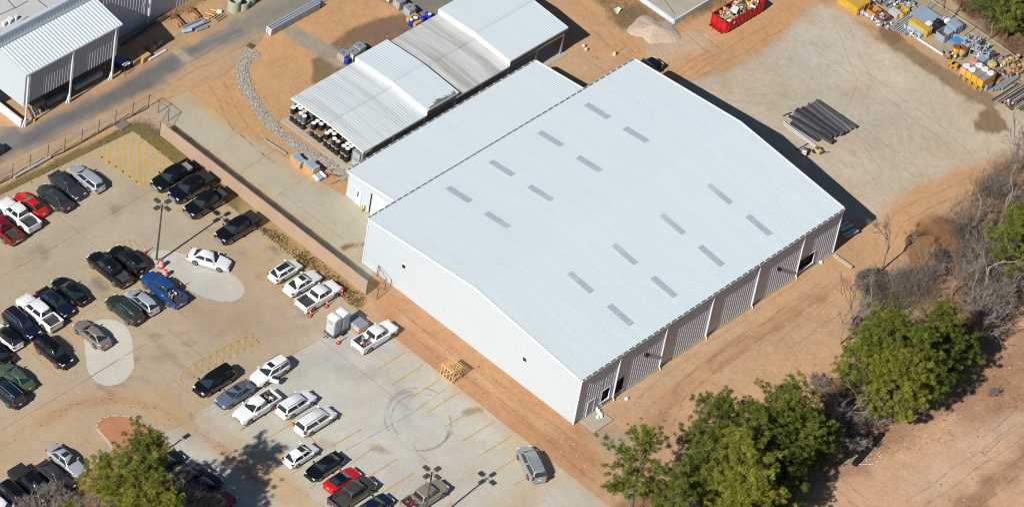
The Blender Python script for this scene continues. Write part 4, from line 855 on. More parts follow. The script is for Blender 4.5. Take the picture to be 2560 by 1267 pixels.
# the open front door of the white SUV
m = MB(); m.box((-.5, 0, .82), (1.0, .07, .62)); o = m.build('open_door', paintmat('white'), dsu, bevel=.02); o.location = (.92, .93, 0); o.rotation_euler = (0, 0, R(-58))
MB().add([(-.92, .02, 1.14), (-.12, .02, 1.14), (-.32, .02, 1.6), (-.85, .02, 1.6)], [(0, 1, 2, 3)]).build('door_window', M_glass, o)
MB().box((-.5, .0, 1.12), (.9, .08, .04)).build('door_trim', M_plast, o)
# ------------------------------------------------------------------ objects in the lot
M_org = pm('safety_orange', al(232, 92, 52, 1.0), .5, var=.08)
M_whp = pm('white_plastic', (.74, .75, .76), .4, var=.05)
M_wood = pm('new_timber', al(226, 186, 124), .8, var=.15, scale=5)
M_wold = pm('old_timber', al(176, 146, 112), .9, var=.25, scale=5)
M_ply = pm('plywood', al(212, 170, 112), .8, var=.12, scale=2)
M_rust = pm('rusty_steel', al(146, 84, 60), .85, var=.3, scale=4)
M_yel = pm('yellow_paint', al(236, 178, 44), .5, var=.15, scale=2)
M_yelold = pm('old_yellow_paint', al(212, 170, 66), .7, var=.25, scale=2)
M_red = pm('red_paint', al(204, 34, 44), .45, var=.15, scale=2)
M_blue = pm('blue_plastic', al(36, 66, 190), .4, var=.1)
M_gpan = pm('greyblue_sheet', al(158, 176, 192), .45, var=.12, scale=1.5)
M_palem = pm('pale_metal', al(206, 220, 228), .4, metal=.2, var=.12, scale=3)
M_drkst = pm('dark_beam_steel', al(82, 84, 88), .6, var=.2, scale=3)
M_tan = pm('tan_paint', al(206, 186, 130), .6, var=.15)
def lamp(px, label, h=8.9, heads=4, loc=None):
    p = loc or at(*px); t = thing('street_lamp', label, 'street lamp', (p.x, p.y, 0), 0, 'car park lamp posts')
    MB().lathe([(.3, 0), (.3, .55), (.26, .6)], n=16).build('base', M_conc2, t, smooth=True)
    MB().lathe([(.12, .6), (.10, h*.6), (.085, h)], n=8).build('pole', M_drk, t, smooth=True)
    for k in range(heads):
        a = k*math.pi/2; c, s = math.cos(a), math.sin(a)
        ar = MB(); ar.tube([(0, 0, h-.05), (c*.45, s*.45, h-.03)], .035, 6); ar.build('arm', M_drk, t)
        m = MB(); m.box((c*.84, s*.84, h), (.74, .5, .2), a); m.build('lamp_head', M_drk, t, bevel=.03)
lamp((390, 658), 'tall black lamp post with four heads beside the orange barrels and pale oval patch')
lamp(None, 'tall black lamp post with four heads at the bottom edge by the tan pickup', loc=Vector((-24.45, -.62, 0)))
lamp(None, 'short single-head lamp post hidden in the tall pine by the planting bed', h=4.6, heads=1, loc=at(455, 1100)+Vector((-5.75, -.35, 0)))
def barrel(px, label):
    p = at(*px); t = thing('traffic_drum', label, 'traffic barrel', (p.x, p.y, .02), 0, 'orange and white traffic drums')
    MB().lathe([(.34, 0), (.34, .08), (.30, .1)], n=14).build('base', M_plast, t)
    MB().lathe([(.29, .1), (.29, .38), (.27, .4), (.27, .7), (.25, .72), (.25, .98), (.2, 1.02), (.05, 1.03)], n=16).build('body', M_org, t, smooth=True)
    for z in (.30, .56, .82): MB().lathe([(.297 if z < .4 else .28 if z < .7 else .26, z), (.297 if z < .4 else .28 if z < .7 else .26, z+.11)], n=16).build('white_band', M_whp, t)
    MB().tube([(-.1, 0, 1.02), (-.08, 0, 1.12), (.08, 0, 1.12), (.1, 0, 1.02)], .025, 5).build('handle', M_org, t)
barrel((402, 668), 'orange and white traffic barrel right beside the lamp post foot')
barrel((412, 692), 'orange and white traffic barrel nearer the blue pickup')
def marker(px, label):
    p = at(*px); t = thing('marker_cone', label, 'traffic cone', (p.x, p.y, .02), 0, 'orange marker cones')
    MB().box((0, 0, .03), (.42, .42, .06)).build('base', M_plast, t)
    MB().lathe([(.19, .06), (.14, .25), (.07, .42), (.05, 1.15), (.03, 1.2)], n=10).build('cone', M_org, t, smooth=True)
    MB().lathe([(.066, .6), (.064, .78)], n=10).build('white_band', M_whp, t)
for p_, l_ in (((361, 634), 'orange marker cone standing near the black rounded SUV'), ((450, 722), 'orange marker cone behind the tailgate of the blue pickup'), ((854, 737), 'orange marker cone at the front of the white pickup by the wall'), ((816, 767), 'middle orange marker cone beside the white pickup with black bed'), ((775, 791), 'orange marker cone at the tail of the white pickup with black bed'), ((846, 858), 'orange marker cone in front of the portable toilets')): marker(p_, l_)
# junk in the truck beds
def junk(name, label, cat, c, z, n, sx, sy, mats, rz=0, sz=.3, seed=1):
    q = random.Random(seed); m = MB()
    for i in range(n):
        m.mi = i % len(mats); s = (q.uniform(.1, .45), q.uniform(.08, .35), q.uniform(.06, sz))
        m.box((q.uniform(-sx, sx), q.uniform(-sy, sy), s[2]*.6+q.uniform(0, sz*.6)), s, q.random()*3, (q.uniform(-.4, .4), q.uniform(-.4, .4)))
    o = m.build(name, mats); o.location = (c.x, c.y, z); o.rotation_euler = (0, 0, rz); return tag(o, label, cat)
junk('scrap_load', 'mixed pale scrap lying in the bed of the blue pickup', 'scrap', at(424, 738, 1), .93, 22, .7, .55, [M_gpan, M_wold, M_rust, M_drkst, M_whp], seed=2)
junk('scrap_load', 'rubbish heaped in the bed of the white pickup beside the steel blue saloon', 'scrap', at(667, 1000, 1), .93, 18, .75, .55, [M_drkst, M_whp, M_wold], seed=3)
junk('tool_load', 'grey and red tools in the bed of the white pickup by the portable toilets', 'tools', at(916, 853, 1), .93, 16, .7, .55, [M_gpan, M_rust, M_whp], seed=4)
junk('tool_load', 'red toolbox and white bags in the bed of the tan pickup', 'tools', at(1034, 1255, 1), .93, 16, .7, .6, [M_red, M_whp, M_drkst], seed=5)
m = MB(); m.box((0, 0, .2), (1.1, 1.2, .4)); o = m.build('truck_box', pm('box_grey', al(150, 150, 150), .6), bevel=.03); p = at(468, 418, 1.1); o.location = (p.x-.2, p.y, .93); tag(o, 'grey box lying in the bed of the black pickup by the hatched bay', 'box')
# open door of the white SUV
# portable toilets on a trailer
p = at(841, 830); pt = thing('toilet_trailer', 'small trailer frame carrying two portable toilets', 'trailer', (p.x, p.y, .02), R(0))
MB().box((.1, 0, .42), (2.9, 1.45, .12)).build('deck', M_drkst, pt)
MB().tube([(-1.3, 0, .42), (-2.1, 0, .45)], .06, 6).build('drawbar', M_drkst, pt)
for s in (1, -1):
    m = MB(); m.lathe([(.2, -.09), (.3, -.09), (.3, .09), (.2, .09)], (.2, s*.85, .3), 14, 'Y'); wo = m.build('wheel', M_tyre, pt, smooth=True)
    m = MB(); m.lathe([(.19, -.05), (.19, .095)], (.2, s*.85, .3), 12, 'Y'); m.build('rim', M_rim, wo)
for i, lb in ((0, 'white and grey portable toilet nearest the trailer coupling'), (1, 'white and grey portable toilet at the rear of its trailer')):
    tt = thing('portable_toilet', lb, 'portable toilet', (p.x-.62+1.3*i, p.y, .50), 0, 'portable toilets')
    m = MB(); m.box((0, 0, 1.05), (1.15, 1.2, 2.1)); m.build('cabin', pm('toilet_grey', (.50, .52, .55), .5), tt, bevel=.03)
    m = MB(); pr = [(-.6, 0), (-.6, .06), (-.45, .2), (-.2, .29), (0, .31), (.2, .29), (.45, .2), (.6, .06), (.6, 0)]
    m.add([(x, -.62, 2.1+z) for x, z in pr]+[(x, .62, 2.1+z) for x, z in pr], [tuple(range(9)), tuple(range(9, 18))]+[(k, k+1, k+10, k+9) for k in range(8)]); m.build('roof', M_whp, tt, smooth=True, ang=30)
    m = MB(); m.box((0, -.615, 1.02), (.82, .03, 1.85)); do = m.build('door', pm('toilet_door', (.36, .38, .42), .5), tt); MB().box((.3, -.64, 1.0), (.12, .03, .06)).build('handle', M_plast, do)
    m = MB()
    for k in range(4): m.box((-.585, 0, 1.55+.1*k), (.03, .7, .05))
    m.build('side_vents', M_gpan, tt)
q = at(822, 836); sw_ = thing('spare_wheel', 'spare wheel leaning on the trailer coupling in front of the toilets', 'wheel', (q.x, q.y, .45))
m = MB(); m.lathe([(.2, -.1), (.38, -.1), (.4, 0), (.38, .1), (.2, .1)], (0, 0, 0), 16, 'X'); m.build('tyre', M_tyre, sw_, smooth=True)
m = MB(); m.lathe([(.19, -.06), (.19, .06)], (0, 0, 0), 14, 'X'); m.build('rim', M_rim, sw_)
p = at(893, 818); ac = thing('equipment_skid', 'low orange skid holding two grey louvred units beside the portable toilets', 'equipment', (p.x, p.y, .02))
m = MB(); m.box((0, 0, .22), (1.75, 2.0, .2)); [m.box((s*.75, t*.85, .07), (.2, .2, .14)) for s in (1, -1) for t in (1, -1)]; m.build('skid_base', pm('skid_orange', al(212, 150, 84), .7), ac)
for s in (1, -1):
    m = MB(); m.box((0, s*.48, .62), (1.5, .9, .6)); un = m.build('unit', M_palem, ac, bevel=.03); m = MB()
    for k in range(8): m.box((-.63+.18*k, s*.48, .935), (.12, .78, .02))
    m.build('grille', pm('vent_grey', (.20, .215, .23), .5), un)
# wooden crate frame
p = at(1127, 940); cr = thing('timber_crate', 'open new-timber crate frame with slatted sides on the dirt by the warehouse', 'crate', (p.x, p.y, 0), R(0))
cw, cl, ch = 1.75, 1.45, 1.65
m = MB(); [m.box((s*cl/2, t*cw/2, ch/2), (.1, .1, ch)) for s in (1, -1) for t in (1, -1)]; m.build('posts', M_wood, cr)
m = MB(); [m.box((cl*(-.5+k/5), 0, ch+.03), (.11, cw+.1, .05)) for k in range(6)]; m.build('top_slats', M_wood, cr)
m = MB(); [m.box((s*(cl/2+.06), 0, ch*z), (.04, cw+.1, .12)) for s in (1, -1) for z in (.05, .95)]; [m.box((0, s*(cw/2+.06), ch*z), (cl+.1, .04, .12)) for s in (1, -1) for z in (.05, .95)]; m.build('rails', M_wood, cr)
m = MB(); m.box((-cl/2-.06, 0, ch/2), (.04, .1, 2.2), 0, (R(46), 0)); m.box((0, -cw/2-.06, ch/2), (.1, .04, 2.0), 0, (0, R(42))); m.box((0, cw/2+.06, ch/2), (.1, .04, 2.0), 0, (0, R(-42))); m.build('braces', M_wood, cr)
m = MB(); [m.box((s*(cl/2+.04), cw*t, ch/2), (.03, .1, ch)) for s in (1, -1) for t in (-.25, 0, .25)]; m.build('side_slats', M_wood, cr)
m = MB(); m.box((0, 0, .1), (cl, cw, .06)); m.build('floor', M_wold, cr)

# ------------------------------------------------------------------ drums on pallets under the canopy
DR = {}
def drummesh(c):
    if c not in DR:
        b = MB().lathe([(.27, 0), (.29, .02), (.29, .3), (.30, .31), (.29, .32), (.29, .6), (.30, .61), (.29, .62), (.29, .86), (.285, .88)], n=14).mesh('drum', pm('drum_'+c, {'black': (.014, .015, .02), 'blue': al(40, 62, 110), 'grey': al(96, 104, 122)}[c], .4), True, 30)
        DR[c] = b
    return DR[c]
LIDW = MB().lathe([(.29, 0), (.29, .03), (.25, .035), (.24, .022), (.05, .022)], n=14).mesh('lid', M_whp, True, 30)
LIDC = MB().lathe([(.29, 0), (.29, .03), (.25, .035), (.24, .022), (.05, .022)], n=14).mesh('lid', pm('cream_lid', al(226, 210, 178), .6), True, 30)
LIDB = MB().lathe([(.29, 0), (.29, .03), (.25, .035), (.24, .022), (.05, .022)], n=14).mesh('lid', pm('blue_lid', al(92, 118, 158), .5), True, 30)
PAL = MB()
for k in range(6): PAL.box((0, -.5+.2*k, .115), (1.15, .14, .03))
for s in (-1, 0, 1): PAL.box((s*.5, 0, .06), (.09, 1.15, .09))
PAL = PAL.mesh('pallet', M_wold)
rd = random.Random(11)
def pallet(x, y, z, rz, label, grp): return tag(inst('pallet', PAL, None, (x, y, z), rz), label, 'pallet', grp)
def drum(x, y, z, c, lid, label, grp):
    t = inst('drum', drummesh(c), None, (x, y, z), rd.random()*6); tag(t, label, 'drum', grp)
    inst('lid', lid, t, (0, 0, .875)); return t
yy = 54.7; col = 0
while yy > 45.3:
    for row in range(2):
        x = 10.75+row*1.28; 
        for lev in range(2):
            z = .06+lev*1.03
            pallet(x, yy, z, rd.uniform(-.05, .05), 'timber pallet under the stacked drums in the storage canopy', 'pallets under the canopy drums')
            for a in (-.3, .3):
                for b in (-.3, .3):
                    if rd.random() < .1*(1+lev): continue
                    c = 'black' if not (col == 1 and lev == 1) else 'grey'
                    drum(x+a, yy+b, z+.14, c, LIDC if rd.random() < .12 and lev else LIDW,
                         ('black drum with a pale lid on the upper pallet layer under the canopy edge' if c == 'black' else 'grey drum with a white lid on an upper pallet under the canopy edge') if lev else 'black drum on the lower pallet layer under the canopy edge',
                         'upper drums under the canopy' if lev else 'lower drums under the canopy')
    yy -= 1.55 if col % 2 else 1.24; col += 1
def tote(px, label, z=0, c=None, grp='caged liquid totes', loc=None, stack=1):
    p = loc or at(*px)
    for s_ in range(stack):
        t = thing('liquid_tote', label if s_ == 0 else label.replace('lower', 'upper'), 'tote', (p.x, p.y, z+s_*1.2), rd.uniform(-.06, .06), grp)
        MB().box((0, 0, .64), (.98, 1.1, .98)).build('tank', c or M_palem, t, bevel=.08)
        m = MB(); [m.box((0, 0, zz), (1.06, 1.2, .03)) for zz in (.16, 1.13)]
        for k in range(5):
            for s in (1, -1): m.box((s*.53, -.56+.28*k, .65), (.03, .03, .98)); m.box((-.5+.25*k, s*.6, .65), (.03, .03, .98))
        m.build('cage', M_steelg, t); MB().box((0, 0, .07), (1.1, 1.2, .13)).build('base_pallet', M_wold, t)
        MB().lathe([(.13, 1.13), (.13, 1.17)], n=10).build('cap', M_drkst, t)
tote((895, 408), 'lower caged liquid tote stacked at the canopy corner beside the side shed', stack=2, loc=at(893, 414))
for i, lb in enumerate(('caged tote at the lower end of the row on the grey pad at the top', 'second caged tote from the lower end of the row on the grey pad', 'third caged tote from the lower end of the row on the grey pad', 'last caged tote of the row at the top edge')):
    p = at(1022, 36)+Vector((0, 1.75*i, 0)); tote(None, lb, loc=p, c=(M_palem, pm('tote_pink', al(206, 190, 186), .5), M_whp, pm('tote_pink2', al(190, 150, 150), .5))[i])
p = at(1037, 56); t = thing('boxed_pump', 'tan timber base with a round black-rimmed white drum top near the blue drums', 'equipment', (p.x, p.y, 0))
m = MB(); m.box((0, 0, .35), (1.5, 1.6, .5)); [m.box((0, -.6+.4*k, .05), (1.5, .12, .1)) for k in range(4)]; m.build('timber_base', M_ply, t)
MB().lathe([(.48, .6), (.48, .72), (.34, .74), (.33, .68), (.05, .68)], n=18).build('drum_top', pm('dark_brown', al(86, 58, 46), .6), t); MB().lathe([(.3, .69), (.3, .75), (.05, .76)], n=16).build('lid', M_whp, t)
for px_, lb in (((1026, 64), 'blue and white tub beside the tan timber base'), ((1066, 47), 'blue plastic drum upright near the canopy roof edge'), ((1072, 50), 'blue drum with pale lid touching the canopy roof edge'), ((1055, 58), 'dark blue plastic drum lying by the canopy edge')):
    p = at(*px_); t = tag(inst('blue_drum', DR.setdefault('bluep', MB().lathe([(.27, 0), (.3, .05), (.3, .4), (.31, .42), (.3, .44), (.3, .85), (.26, .9), (.05, .9)], n=14).mesh('blue_drum', M_blue, True, 30)), None, (p.x, p.y, 0)), lb, 'drum')
    if 'white' in lb or 'pale' in lb: MB().lathe([(.22, .9), (.22, .93)], n=12).build('lid', M_whp, t)
for px_, lb, c_ in (((857, 150), 'pinkish caged tote at the end of the concrete strip behind the canopy', pm('tote_pink', al(206, 190, 186), .5)), ((880, 146), 'white caged tote with blue cap against the canopy', M_whp), ((897, 132), 'grey caged tote half behind the canopy roof', M_palem)): tote(px_, lb, c=c_)
t = tag(inst('blue_drum', DR['bluep'], None, at(866, 159), 0), 'small blue drum beside the totes behind the canopy', 'drum')

# aluminium sections stack
g = 'stacked aluminium sections'; a, b = at(668, 76), at(782, 24)
PO = MB(); PO.box((0, 0, 0), (8.2, .22, .24))
POm = PO.mesh('metal_bar', pm('aluminium', al(186, 200, 210), .35, metal=.25, var=.2, scale=2, stretch=(.3, 4, 4)))
for r_ in range(3):
    for c_ in range(3):
        o = inst('metal_bar', POm, None, (23.3+rd.uniform(-.05, .05), 68.2-.31*c_, .2+.34*r_), 0)
        tag(o, 'long pale metal section in the square stack beside the road', 'metal bar', g)
        MB().box((-4.13, 0, 0), (.03, .23, .25)).build('end_cap', M_whp, o)
for k in range(6):
    for r_ in range(3): tag(MB().box((19.8+1.4*k, 67.89, .035+.34*r_), (.09, .95, .07)).build('timber_bearer', M_drkst), 'dark bearer between layers of the stacked metal sections', 'timber', 'bearers in the section stack')

# crates and wrapped goods on the drive edge
def wrapped(pa, pb, wd, h, label, base=True):
    a, b = at(*pa), at(*pb); d = b-a; c = (a+b)/2; t = thing('packed_crate', label, 'crate', (c.x, c.y, 0), math.atan2(d.y, d.x)); l = d.length
    if base: MB().box((0, 0, h*.42), (l, wd, h*.84)).build('plywood_box', M_ply, t)
    m = MB(); m.box((0, 0, h), (l*.96, wd*.92, h*.32 if base else h)); tp = m.build('grey_cover', M_gpan, t, bevel=.06)
    [MB().box((s*l*.40, 0, h+.02), (.16, wd*.96, h*.34 if base else h)).build('band', M_palem, tp) for s in (1, -1)]
wrapped((733, 396), (757, 420), 1.0, .75, 'long grey-wrapped bundle on a low timber box at the drive edge')
wrapped((765, 420), (790, 441), 1.1, 1.1, 'plywood crate with grey-wrapped top next to the white pipes on the drive edge')
for k in range(3):
    p = at(787+8*k, 446-4*k); o = MB().tube([(0, -.75, .28), (0, .75, .28)], .24, 12).build('wrapped_roll', M_whp if k % 2 == 0 else M_gpan, smooth=True); o.location = (p.x, p.y, 0); o.rotation_euler = (0, 0, R(-8))
    tag(o, ('white roll nearest the drive beside the plywood crate', 'pale grey roll between two white rolls by the plywood crate', 'white roll nearest the stones beside the plywood crate')[k], 'roll')
a, b = at(800, 432), at(850, 443); o = MB().tube([(a.x, a.y, .12), (b.x, b.y, .12)], .11, 8).build('steel_pipe', M_rust, smooth=True); tag(o, 'rust brown pipe lying across the stones near the side shed', 'pipe')
a, b = at(828, 461), at(848, 451); o = MB().tube([(a.x, a.y, .08), (b.x, b.y, .08)], .06, 6).build('timber_pole', M_wold); tag(o, 'short brown pole on the ground below the rust brown pipe', 'pole')
a, b = at(660, 350), at(716, 386); o = MB().tube([(a.x, a.y, .12), (b.x, b.y, .12)], .13, 8).build('drain_pipe', M_steelg, smooth=True); tag(o, 'thin grey pipe along the drive edge left of the wrapped bundle', 'pipe')

# yard by the process building
def pipe(name, label, pa, pb, r, mt, z=None, cat='pipe', grp=None):
    a, b = at(*pa), at(*pb); z = r if z is None else z
    o = MB().tube([(a.x, a.y, z), (b.x, b.y, z)], r, 10).build(name, mt, smooth=True); return tag(o, label, cat, grp)
pipe('large_pipe', 'long dark grey pipe inside the left end of the loading bay', (112, 268), (165, 240), .45, pm('dark_pipe', (.16, .165, .18), .5), .6)
pipe('large_pipe', 'long grey pipe inside the right end of the loading bay', (182, 230), (250, 192), .42, pm('grey_pipe', (.30, .30, .31), .5), .6)
t = thing('pipe_rack', 'pallet of grey timber and bars beside the left post of the loading bay', 'rack', at(84, 268)); MB().box((0, 0, .5), (2.0, 1.5, 1.0)).build('timber_stack', M_wold, t); m = MB(); [m.box((0, -.6+.3*k, 1.03), (2.1, .14, .06)) for k in range(5)]; m.build('boards', M_tan, t)
for k in range(6):
    a = at(78+7*k, 293-3.6*k); o = MB().tube([(a.x, a.y-.2, .05), (a.x+.15, a.y+.9, .9)], .09, 6).build('bar', M_steelg if k % 2 else M_drkst); tag(o, 'steel bar leaning at the foot of the loading bay', 'bar', 'leaning bars at the loading bay')
o = MB().lathe([(.22, 0), (.22, .4), (.1, .45)], n=10).build('fire_hydrant', M_yel, smooth=True); p = at(84, 303); o.location = p; tag(o, 'small yellow hydrant by the left post of the loading bay', 'hydrant')
MBw = MB(); a = at(70, 309); MBw.box((a.x+.3, a.y, .15), (1.6, .2, .3)); tag(MBw.build('white_plank', M_whp), 'white plank on the ground at the left post of the loading bay', 'plank')
for i, (px_, c_) in enumerate([((290, 145), 'blue'), ((298, 150), 'blue'), ((292, 154), 'blue'), ((300, 158), 'blue'), ((308, 155), 'blue'), ((303, 147), 'blue')]):
    p = at(px_[0], px_[1]+12); drum(p.x, p.y, 0, c_, LIDB, 'blue-lidded drum in the building shade behind the two white-lidded drums', 'blue drums in the shade')
for i, px_ in enumerate([(309, 178), (318, 174)]):
    p = at(*px_); drum(p.x, p.y, .14, 'black', LIDW, ('white-lidded drum nearest the loading bay post', 'white-lidded drum next to the timber boxes')[i], None); o = pallet(p.x, p.y, 0, .1, ('pallet under the white-lidded drum nearest the loading bay post', 'pallet under the white-lidded drum by the timber boxes')[i], None)
for (u, v, s, lb) in ((334, 158, 1.2, 'weathered timber box beside the white-lidded drums'), (357, 148, 1.4, 'orange-brown timber box at the middle of the row in shade'), (376, 126, 1.0, 'small timber box at the end of the row in shade'), (394, 112, .8, 'broken timber box near the shadow tip')):
    p = at(u, v); t = thing('timber_box', lb, 'box', (p.x, p.y, 0), .1); MB().box((0, 0, .4), (s, s*.9, .75)).build('box', M_wold if s != 1.4 else M_ply, t); MB().box((0, 0, .8), (s*.9, s*.8, .05)).build('lid', M_ply if s == 1.4 else M_wold, t)
pipe('white_pole', 'white pole on the ground along the road beside the timber boxes', (372, 152), (414, 128), .14, M_whp)
for k in range(9): pipe('shaded_bar', 'dark bar stored flat in the shadow beside the loading bay', (300+8*k, 118-5*k), (352+8*k, 86-5*k), .12, pm('dark_bar', (.05, .055, .07), .6), .3+.02*k, 'bar', 'bars stored in the shade')
def sawhorse(pa, lb):
    p = at(*pa); t = thing('steel_trestle', lb, 'trestle', (p.x, p.y, 0), R(-10)); MB().box((0, 0, .75), (.14, 2.2, .14)).build('beam', M_rust, t)
    for s in (1, -1):
        [MB().box((s*.25, q*.85, .38), (.1, .1, .8), 0, (0, s*.3)).build('leg', M_rust, t) for q in (1, -1)]
sawhorse((441, 58), 'rusty red trestle nearer the building corner'); sawhorse((484, 42), 'rusty red trestle beside the pallet frames')
for k, (a, b, r_, mt) in enumerate([((455, 72), (505, 50), .12, M_steelg), ((458, 78), (512, 55), .14, M_gpan), ((466, 82), (520, 58), .10, M_steelg), ((470, 77), (505, 62), .2, M_palem), ((488, 72), (507, 58), .1, M_whp), ((456, 84), (478, 80), .22, M_palem), ((490, 80), (518, 70), .18, M_steelg)]): pipe('scrap_pipe', 'grey scrap pipe in the heap below the rusty trestles', a, b, r_, mt, .2+.06*(k % 3), 'pipe', 'scrap pipes by the trestles')
for k in range(7): pipe('timber_batten', 'pale timber slat of the dismantled pallet frames', (492+7*k, 48-4.2*k), (515+7*k, 55-4.2*k), .09, M_wood if k % 2 else M_wold, .2, 'timber', 'timber slats on the grass')
t = thing('broken_pallet', 'timber frame with white sack at the end of the slat pile', 'pallet', at(543, 42), .1); m = MB(); [m.box((0, -.7+.35*k, .15), (1.6, .16, .08)) for k in range(5)]; [m.box((s*.7, 0, .07), (.12, 1.6, .1)) for s in (1, -1)]; m.build('slats', M_wold, t)
o = MB().lathe([(.3, 0), (.4, .15), (.3, .35), (.05, .42)], n=9).build('white_sack', M_whp, smooth=True); o.location = at(548, 33); tag(o, 'white sack lying by the timber frame near the concrete ring', 'sack')
M_ring = pm('precast_concrete', al(188, 190, 170), .85, var=.1, scale=2)
for i, (u, v, lb, lying) in enumerate(((584, 24, 'upright precast concrete ring with open top', 0), (606, 18, 'precast concrete ring standing behind the front ring', 0), (622, 6, 'precast concrete ring at the top edge', 0))):
    p = at(u, v); t = thing('concrete_ring', lb, 'concrete ring', (p.x, p.y, 0)); h = 1.55 if i == 0 else 1.0
    MB().lathe([(.8, 0), (.8, h), (.66, h), (.64, .1), (.05, .08)], n=22).build('ring', M_ring, t, smooth=True, ang=30)
# ------------------------------------------------------------------ top centre
p = at(1843, 52); dm = thing('dumpster', 'long red open-top dumpster full of construction rubbish', 'dumpster', (67.35, 35.15, 0), 0)
L_, Wd_, h_ = 7.0, 2.45, 1.45
for nm, c_, s_ in (('side', (0, -Wd_/2, h_/2+.15), (L_, .08, h_)), ('side', (0, Wd_/2, h_/2+.15), (L_, .08, h_)), ('end', (-L_/2, 0, h_/2+.15), (.08, Wd_, h_)), ('end', (L_/2, 0, h_/2+.15), (.08, Wd_, h_))): MB().box(c_, s_).build(nm, M_red, dm)
m = MB()
for k in range(9): [m.box((-L_/2+.35+k*.79, s*(Wd_/2+.08), h_/2+.12), (.12, .1, h_-.1)) for s in (1, -1)]
[m.box((-L_/2-.08, s*.6, h_/2+.15), (.1, .12, h_)) for s in (-1.9, -.6, .6, 1.9)]; m.build('ribs', M_red, dm)
m = MB(); [m.box((0, s*(Wd_/2), h_+.17), (L_+.15, .16, .1)) for s in (1, -1)]; [m.box((s*L_/2, 0, h_+.17), (.16, Wd_, .1)) for s in (1, -1)]; m.build('rim', pm('red_rim', al(178, 34, 46), .5, var=.2), dm)
MB().box((0, 0, .28), (L_-.1, Wd_-.1, .2)).build('floor', M_rust, dm)
m = MB(); [m.box((-L_/2-.35, -.9+.45*k, .25), (.55, .2, .22)) for k in range(5)]; m.build('hoist_bars', M_red, dm)
dq = random.Random(5); m = MB(); mats = [M_wold, M_whp, M_ply, M_drkst, M_tan, M_wood]
for k in range(150):
    m.mi = dq.randrange(6); s = (dq.uniform(.15, 1.3), dq.uniform(.08, .5), dq.uniform(.04, .2)); m.box((dq.uniform(-3.1, 3.1), dq.uniform(-.9, .9), .8+dq.random()*.85), s, dq.random()*3.1, (dq.uniform(-.5, .5), dq.uniform(-.5, .5)))
m.mi = 5; m.box((.2, .5, 1.9), (3.4, .22, .08), R(12), (0, -.14)); m.mi = 1; m.box((-.9, -.1, 1.75), (1.0, .8, .3), .4)
o = m.build('rubbish_heap', mats); o.location = (67.35, 35.15, 0); tag(o, 'heap of broken boards and white waste inside the red dumpster', 'rubbish')
# gravel pile
def pile(name, label, c, rx, ry, h, mt, seed, cat='pile'):
    q = np.random.RandomState(seed); n, k = 40, 14; vs = [(0, 0, h)]
    for i in range(1, k+1):
        r = i/k
        for j in range(n):
            a = 2*math.pi*j/n; rr = r*(1+.22*math.sin(2*a+seed)+.12*math.sin(5*a+seed*2)); x, y = rx*rr*math.cos(a), ry*rr*math.sin(a)
            z = h*max(0, 1-r**1.15)+.30*h*float(fbm(np.array([x*1.1]), np.array([y*1.1]), seed)[0])*2*(1-r)*r*2+.25*abs(math.sin(a*6+seed+r*2))*h*r*(1-r)-(.05 if i == k else 0)
            vs.append((x, y, z))
    fs = [(0, 1+j, 1+(j+1) % n) for j in range(n)]+[(1+(i-1)*n+j, 1+i*n+j, 1+i*n+(j+1) % n, 1+(i-1)*n+(j+1) % n) for i in range(1, k) for j in range(n)]
    o = MB().add(vs, fs).build(name, mt, smooth=True, ang=80); o.location = (c.x, c.y, 0); return tag(o, label, cat)
pile('gravel_pile', 'pale grey-tan heap of gravel beside the building slab corner', at(1636, 76), 3.0, 2.5, .75, pm('pile_gravel', al(208, 186, 164), .95, var=.2, scale=2.5, bump=.10, bscale=6), 4)
pile('soil_mound', 'low brown mound of soil behind the warehouse near the trees', at(2345, 600), 4.2, 3.2, .4, pm('brown_soil', al(146, 106, 70), .95, var=.25, scale=2, bump=.08, bscale=5), 8)
t = thing('survey_stand', 'small cream cone-shaped stake base with thin rod on the dirt behind the warehouse', 'marker', at(1536, 137)); MB().lathe([(.28, 0), (.22, .3), (.05, .5)], n=10).build('base', pm('cream_plastic', al(226, 206, 150), .6), t, smooth=True); MB().tube([(0, 0, .4), (.05, .0, 1.6)], .03, 5).build('rod', M_wold, t)
for i, (u, v) in enumerate(((1459, 117), (1465, 126))): o = MB().lathe([(.2, 0), (.25, .15), (.15, .35), (.03, .4)], n=9).build('white_sack', pm('sack_cream', al(228, 214, 190), .8), smooth=True); o.location = at(u, v); tag(o, ('cream sack further from the warehouse on the dirt beside the canopy shadow', 'cream sack nearer the warehouse on the dirt beside the canopy shadow')[i], 'sack')
m = MB(); [m.add([(x-.5, y, z) for x, y, z in ((0, 0, .02), (.9, .2, .35), (1.1, .9, .05), (.1, .8, .3))], [(0, 1, 2, 3)]) for _ in (0,)]; o = m.build('plastic_sheet', M_whp); o.location = at(1550, 33); tag(o, 'crumpled white plastic sheet on the brown grass near the slab', 'sheet')

